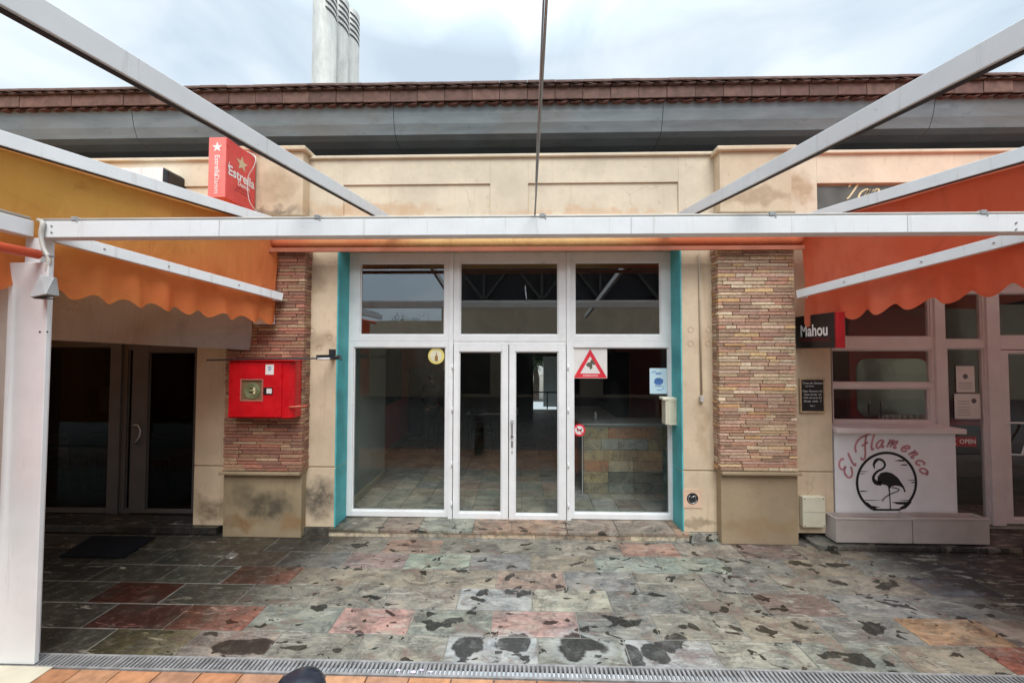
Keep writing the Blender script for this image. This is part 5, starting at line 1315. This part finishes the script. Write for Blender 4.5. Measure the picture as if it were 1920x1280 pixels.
# person inside, dark coat
def person(cx, cy, base, H, rz):
    t = thing('person', 'person in a dark coat and grey trousers standing far inside behind the left side light', 'person', (cx, cy, base))
    s = H / 1.7
    J = {'pel': (0, 0, .92), 'sp': (0, .01, 1.1), 'ch': (0, -.01, 1.30), 'nk': (0, -.03, 1.44), 'nk2': (0, -.05, 1.50), 'hd': (0, -.07, 1.60),
         'shl': (.17, 0, 1.38), 'ell': (.23, .03, 1.12), 'wrl': (.20, -.12, .95), 'shr': (-.17, 0, 1.38), 'elr': (-.22, .03, 1.12), 'wrr': (-.16, -.18, 1.02),
         'hpl': (.09, 0, .88), 'knl': (.11, -.02, .50), 'anl': (.11, .02, .09), 'tol': (.12, -.13, .04), 'hpr': (-.09, 0, .88), 'knr': (-.11, -.05, .50), 'anr': (-.12, .0, .09), 'tor': (-.13, -.15, .04)}
    Rr = {'pel': .14, 'sp': .135, 'ch': .145, 'nk': .06, 'nk2': .055, 'hd': .09, 'shl': .065, 'ell': .048, 'wrl': .03, 'shr': .065, 'elr': .048, 'wrr': .03, 'hpl': .09, 'knl': .06, 'anl': .04, 'tol': .035, 'hpr': .09, 'knr': .06, 'anr': .04, 'tor': .035}
    E = [('pel', 'sp'), ('sp', 'ch'), ('ch', 'nk'), ('nk', 'nk2'), ('nk2', 'hd'), ('ch', 'shl'), ('shl', 'ell'), ('ell', 'wrl'), ('ch', 'shr'), ('shr', 'elr'), ('elr', 'wrr'),
         ('pel', 'hpl'), ('hpl', 'knl'), ('knl', 'anl'), ('anl', 'tol'), ('pel', 'hpr'), ('hpr', 'knr'), ('knr', 'anr'), ('anr', 'tor')]
    ks = list(J); c_, s_ = math.cos(rz), math.sin(rz)
    def skin(name, keys, edges, radf, mat, parent, grow=1.0):
        ks_ = [k for k in keys]; vs_ = [((J[k][0] * c_ - J[k][1] * s_) * s, (J[k][0] * s_ + J[k][1] * c_) * s, J[k][2] * s) for k in ks_]
        me = bpy.data.meshes.new(name); me.from_pydata(vs_, [(ks_.index(a), ks_.index(b)) for a, b in edges], []); o = bpy.data.objects.new(name, me); COL.objects.link(o); o.parent = parent
        o.modifiers.new('skin', 'SKIN'); 
        for i, k in enumerate(ks_):
            q = me.skin_vertices[0].data[i]; rr = Rr[k] * s * radf * grow; q.radius = (rr, rr * (.8 if k in ('pel', 'sp', 'ch') else 1)); q.use_root = (i == 0)
        ss = o.modifiers.new('sub', 'SUBSURF'); ss.levels = 2; ss.render_levels = 2; me.materials.append(M[mat]); 
        return o
    b_ = skin('body', ks, E, 1, 'skin', t)
    up = [k for k in ks if k in ('pel', 'sp', 'ch', 'shl', 'ell', 'wrl', 'shr', 'elr', 'wrr', 'nk')]
    skin('coat', up, [e_ for e_ in E if e_[0] in up and e_[1] in up], 1.15, 'coat', t)
    lo = ['pel', 'hpl', 'knl', 'anl', 'hpr', 'knr', 'anr']; skin('trousers', lo, [e_ for e_ in E if e_[0] in lo and e_[1] in lo], 1.12, 'trouser', t)
    hd = MB(); Hc = Vector((cx + (J['hd'][0] * c_ - J['hd'][1] * s_) * s, cy + (J['hd'][0] * s_ + J['hd'][1] * c_) * s, base + (J['hd'][2] + .03) * s))
    hd.lathe(Hc, [(.03 * s, -.04), (.10 * s, -.01), (.105 * s, .04), (.085 * s, .08), (.03 * s, .105)], 16); hd.build('hair', 'coat', t)
    hn = MB()
    for k, sg in (('wrl', 1), ('wrr', -1)):
        w0 = Vector((cx + (J[k][0] * c_ - J[k][1] * s_) * s, cy + (J[k][0] * s_ + J[k][1] * c_) * s, base + J[k][2] * s)); dn = Vector((0, -.25, -1)).normalized()
        hn.tube([w0, w0 + dn * .05, w0 + dn * .09], [.02, .036, .032], 8)
        for f_ in range(4): a_ = w0 + dn * .085 + Vector(((f_ - 1.5) * .018, 0, 0)); hn.tube([a_, a_ + dn * .04, a_ + dn * (.06 + .01 * (f_ in (1, 2))) + Vector((0, -.015, 0))], [.009, .008, .006], 6)
        a_ = w0 + dn * .04 + Vector((-sg * .03, -.01, 0)); hn.tube([a_, a_ + Vector((-sg * .02, -.01, -.03)), a_ + Vector((-sg * .02, -.015, -.055))], [.011, .010, .008], 6)
    hn.build('hands', 'skin', t)
    return t
person(at(808, 800, 7.4).x, 7.4, SZ, 1.5, R(35))

# ------------------------------------------------------------------ behind the back door
bw = MB(); bw.box(-6, 10, 20, 20.2, 0, .85); tag(bw.build('garden_wall', simple('pale_wall', (.60, .58, .52), .8), None), 'low pale wall seen outside through the back door', 'wall')
tag(MB().box(at(1019, 700, 14).x, at(1060, 700, 14).x, 14, 14.15, 0, 2.4).build('grey_shed_wall', simple('grey_outside_wall', (.16, .17, .17), .8), None), 'dark grey wall outside, right of the tree in the back door opening', 'wall')
gt = thing('gate', 'dark framed low gate seen through the open back door', 'gate', ((xb0 + xb1) / 2, 12.9, 0)); mb = MB()
zz0, zz1 = at(1020, 772, 12.9).z, at(1020, 736, 12.9).z
for px in (998, 1026, 1046): x_ = at(px, 700, 12.9).x; mb.box(x_ - .02, x_ + .02, 12.88, 12.92, SZ, zz1)
mb.box(xb0 - .1, xb1 + .1, 12.885, 12.915, zz0, zz0 + .04); mb.box(xb0 - .1, xb1 + .1, 12.885, 12.915, zz1, zz1 + .04); mb.build('frame', 'darkmetal', gt)
def tree(cx, cy, H, Rc, label, seed):
    rnd = random.Random(seed); t = thing('tree', label, 'tree', (cx, cy, 0)); mb = MB()
    mb.tube([(cx, cy, 0), (cx + .05, cy, H * .3), (cx - .05, cy, H * .6), (cx, cy, H * .85)], [.16, .12, .08, .03], 10)
    for i in range(9):
        a = rnd.uniform(0, 6.3); z = H * rnd.uniform(.35, .7); mb.tube([(cx, cy, z), (cx + math.cos(a) * Rc * .4, cy + math.sin(a) * Rc * .4, z + .3), (cx + math.cos(a) * Rc * .8, cy + math.sin(a) * Rc * .8, z + .7)], [.05, .03, .01], 6)
    mb.build('trunk', 'bark', t); cr_ = MB()
    cl = [(Vector((cx + rnd.gauss(0, Rc * .5), cy + rnd.gauss(0, Rc * .5), H * .68 + rnd.gauss(0, H * .16))), rnd.uniform(.3, .6) * Rc) for _ in range(26)]
    for c_, r_ in cl:
        for _ in range(150):
            d_ = Vector((rnd.gauss(0, 1), rnd.gauss(0, 1), rnd.gauss(0, .8))).normalized() * r_ * rnd.uniform(.5, 1); p = c_ + d_; u = Vector((rnd.gauss(0, 1), rnd.gauss(0, 1), rnd.gauss(0, 1))).normalized() * .07
            v_ = Vector((rnd.gauss(0, 1), rnd.gauss(0, 1), rnd.gauss(0, 1))).normalized() * .05; k = len(cr_.v); cr_.v += [p - u, p + v_, p + u, p - v_]; cr_.face((k, k + 1, k + 2, k + 3))
    cr_.build('crown', 'leaf', t)
tree(at(792, 700, 19).x, 19, 3.4, .9, 'dark leafy tree seen outside through the small back window', 11)
tree(at(1004, 700, 16).x, 16, 2.9, .75, 'leafy green tree seen outside through the back door', 3)

# ------------------------------------------------------------------ the other side of the terrace, seen in the glass
ob = thing('opposite_building', 'cream building with a dark trussed canopy across the terrace, mirrored in the glass', 'building', (0, -8, 0))
mb = MB(); mb.box(-40, -3.6, -8.3, -8, 0, 3.4)
hole_wall(mb, -3.6, 30, 0, 4.1, [(-3.2, -1.4, .1, 2.6), (-.4, 2.6, .1, 2.6), (3.6, 6.8, .1, 2.6), (7.8, 11, .1, 2.6)], -8.3, -8); mb.build('wall', 'wall', ob)
MB().box(-3.6, 30, -8.6, -8.5, 0, 4.1).build('back_panel', 'indark', ob)
mb = MB(); mb.box(-3.3, 30, -13, -6.5, 6.1, 6.2); mb.box(-3.3, 30, -8.3, -8.2, 4.1, 6.1); mb.build('canopy', 'canopy', ob)
mb = MB(); 
for i in range(6):
    x_ = -3 + i * 2.6; mb.bar((x_, -8, 6.0), (x_ + 1.3, -8, 4.3), .1, .1, (0, 1, 0)); mb.bar((x_ + 1.3, -8, 4.3), (x_ + 2.6, -8, 6.0), .1, .1, (0, 1, 0)); mb.bar((x_ + 1.3, -8, 4.3), (x_ + 1.3, -8, 6.0), .1, .1, (0, 1, 0))
mb.bar((-3.3, -8, 4.25), (12, -8, 4.25), .12, .14, (0, 1, 0)); mb.build('truss', 'greyframe', ob)
tree(-9.5, -24, 4.6, 2.4, 'tall leafy tree beyond the opposite building, mirrored in the glass', 5)
tree(8.5, -15, 7.5, 2.6, 'wide leafy tree beyond the dark canopy opposite', 8)
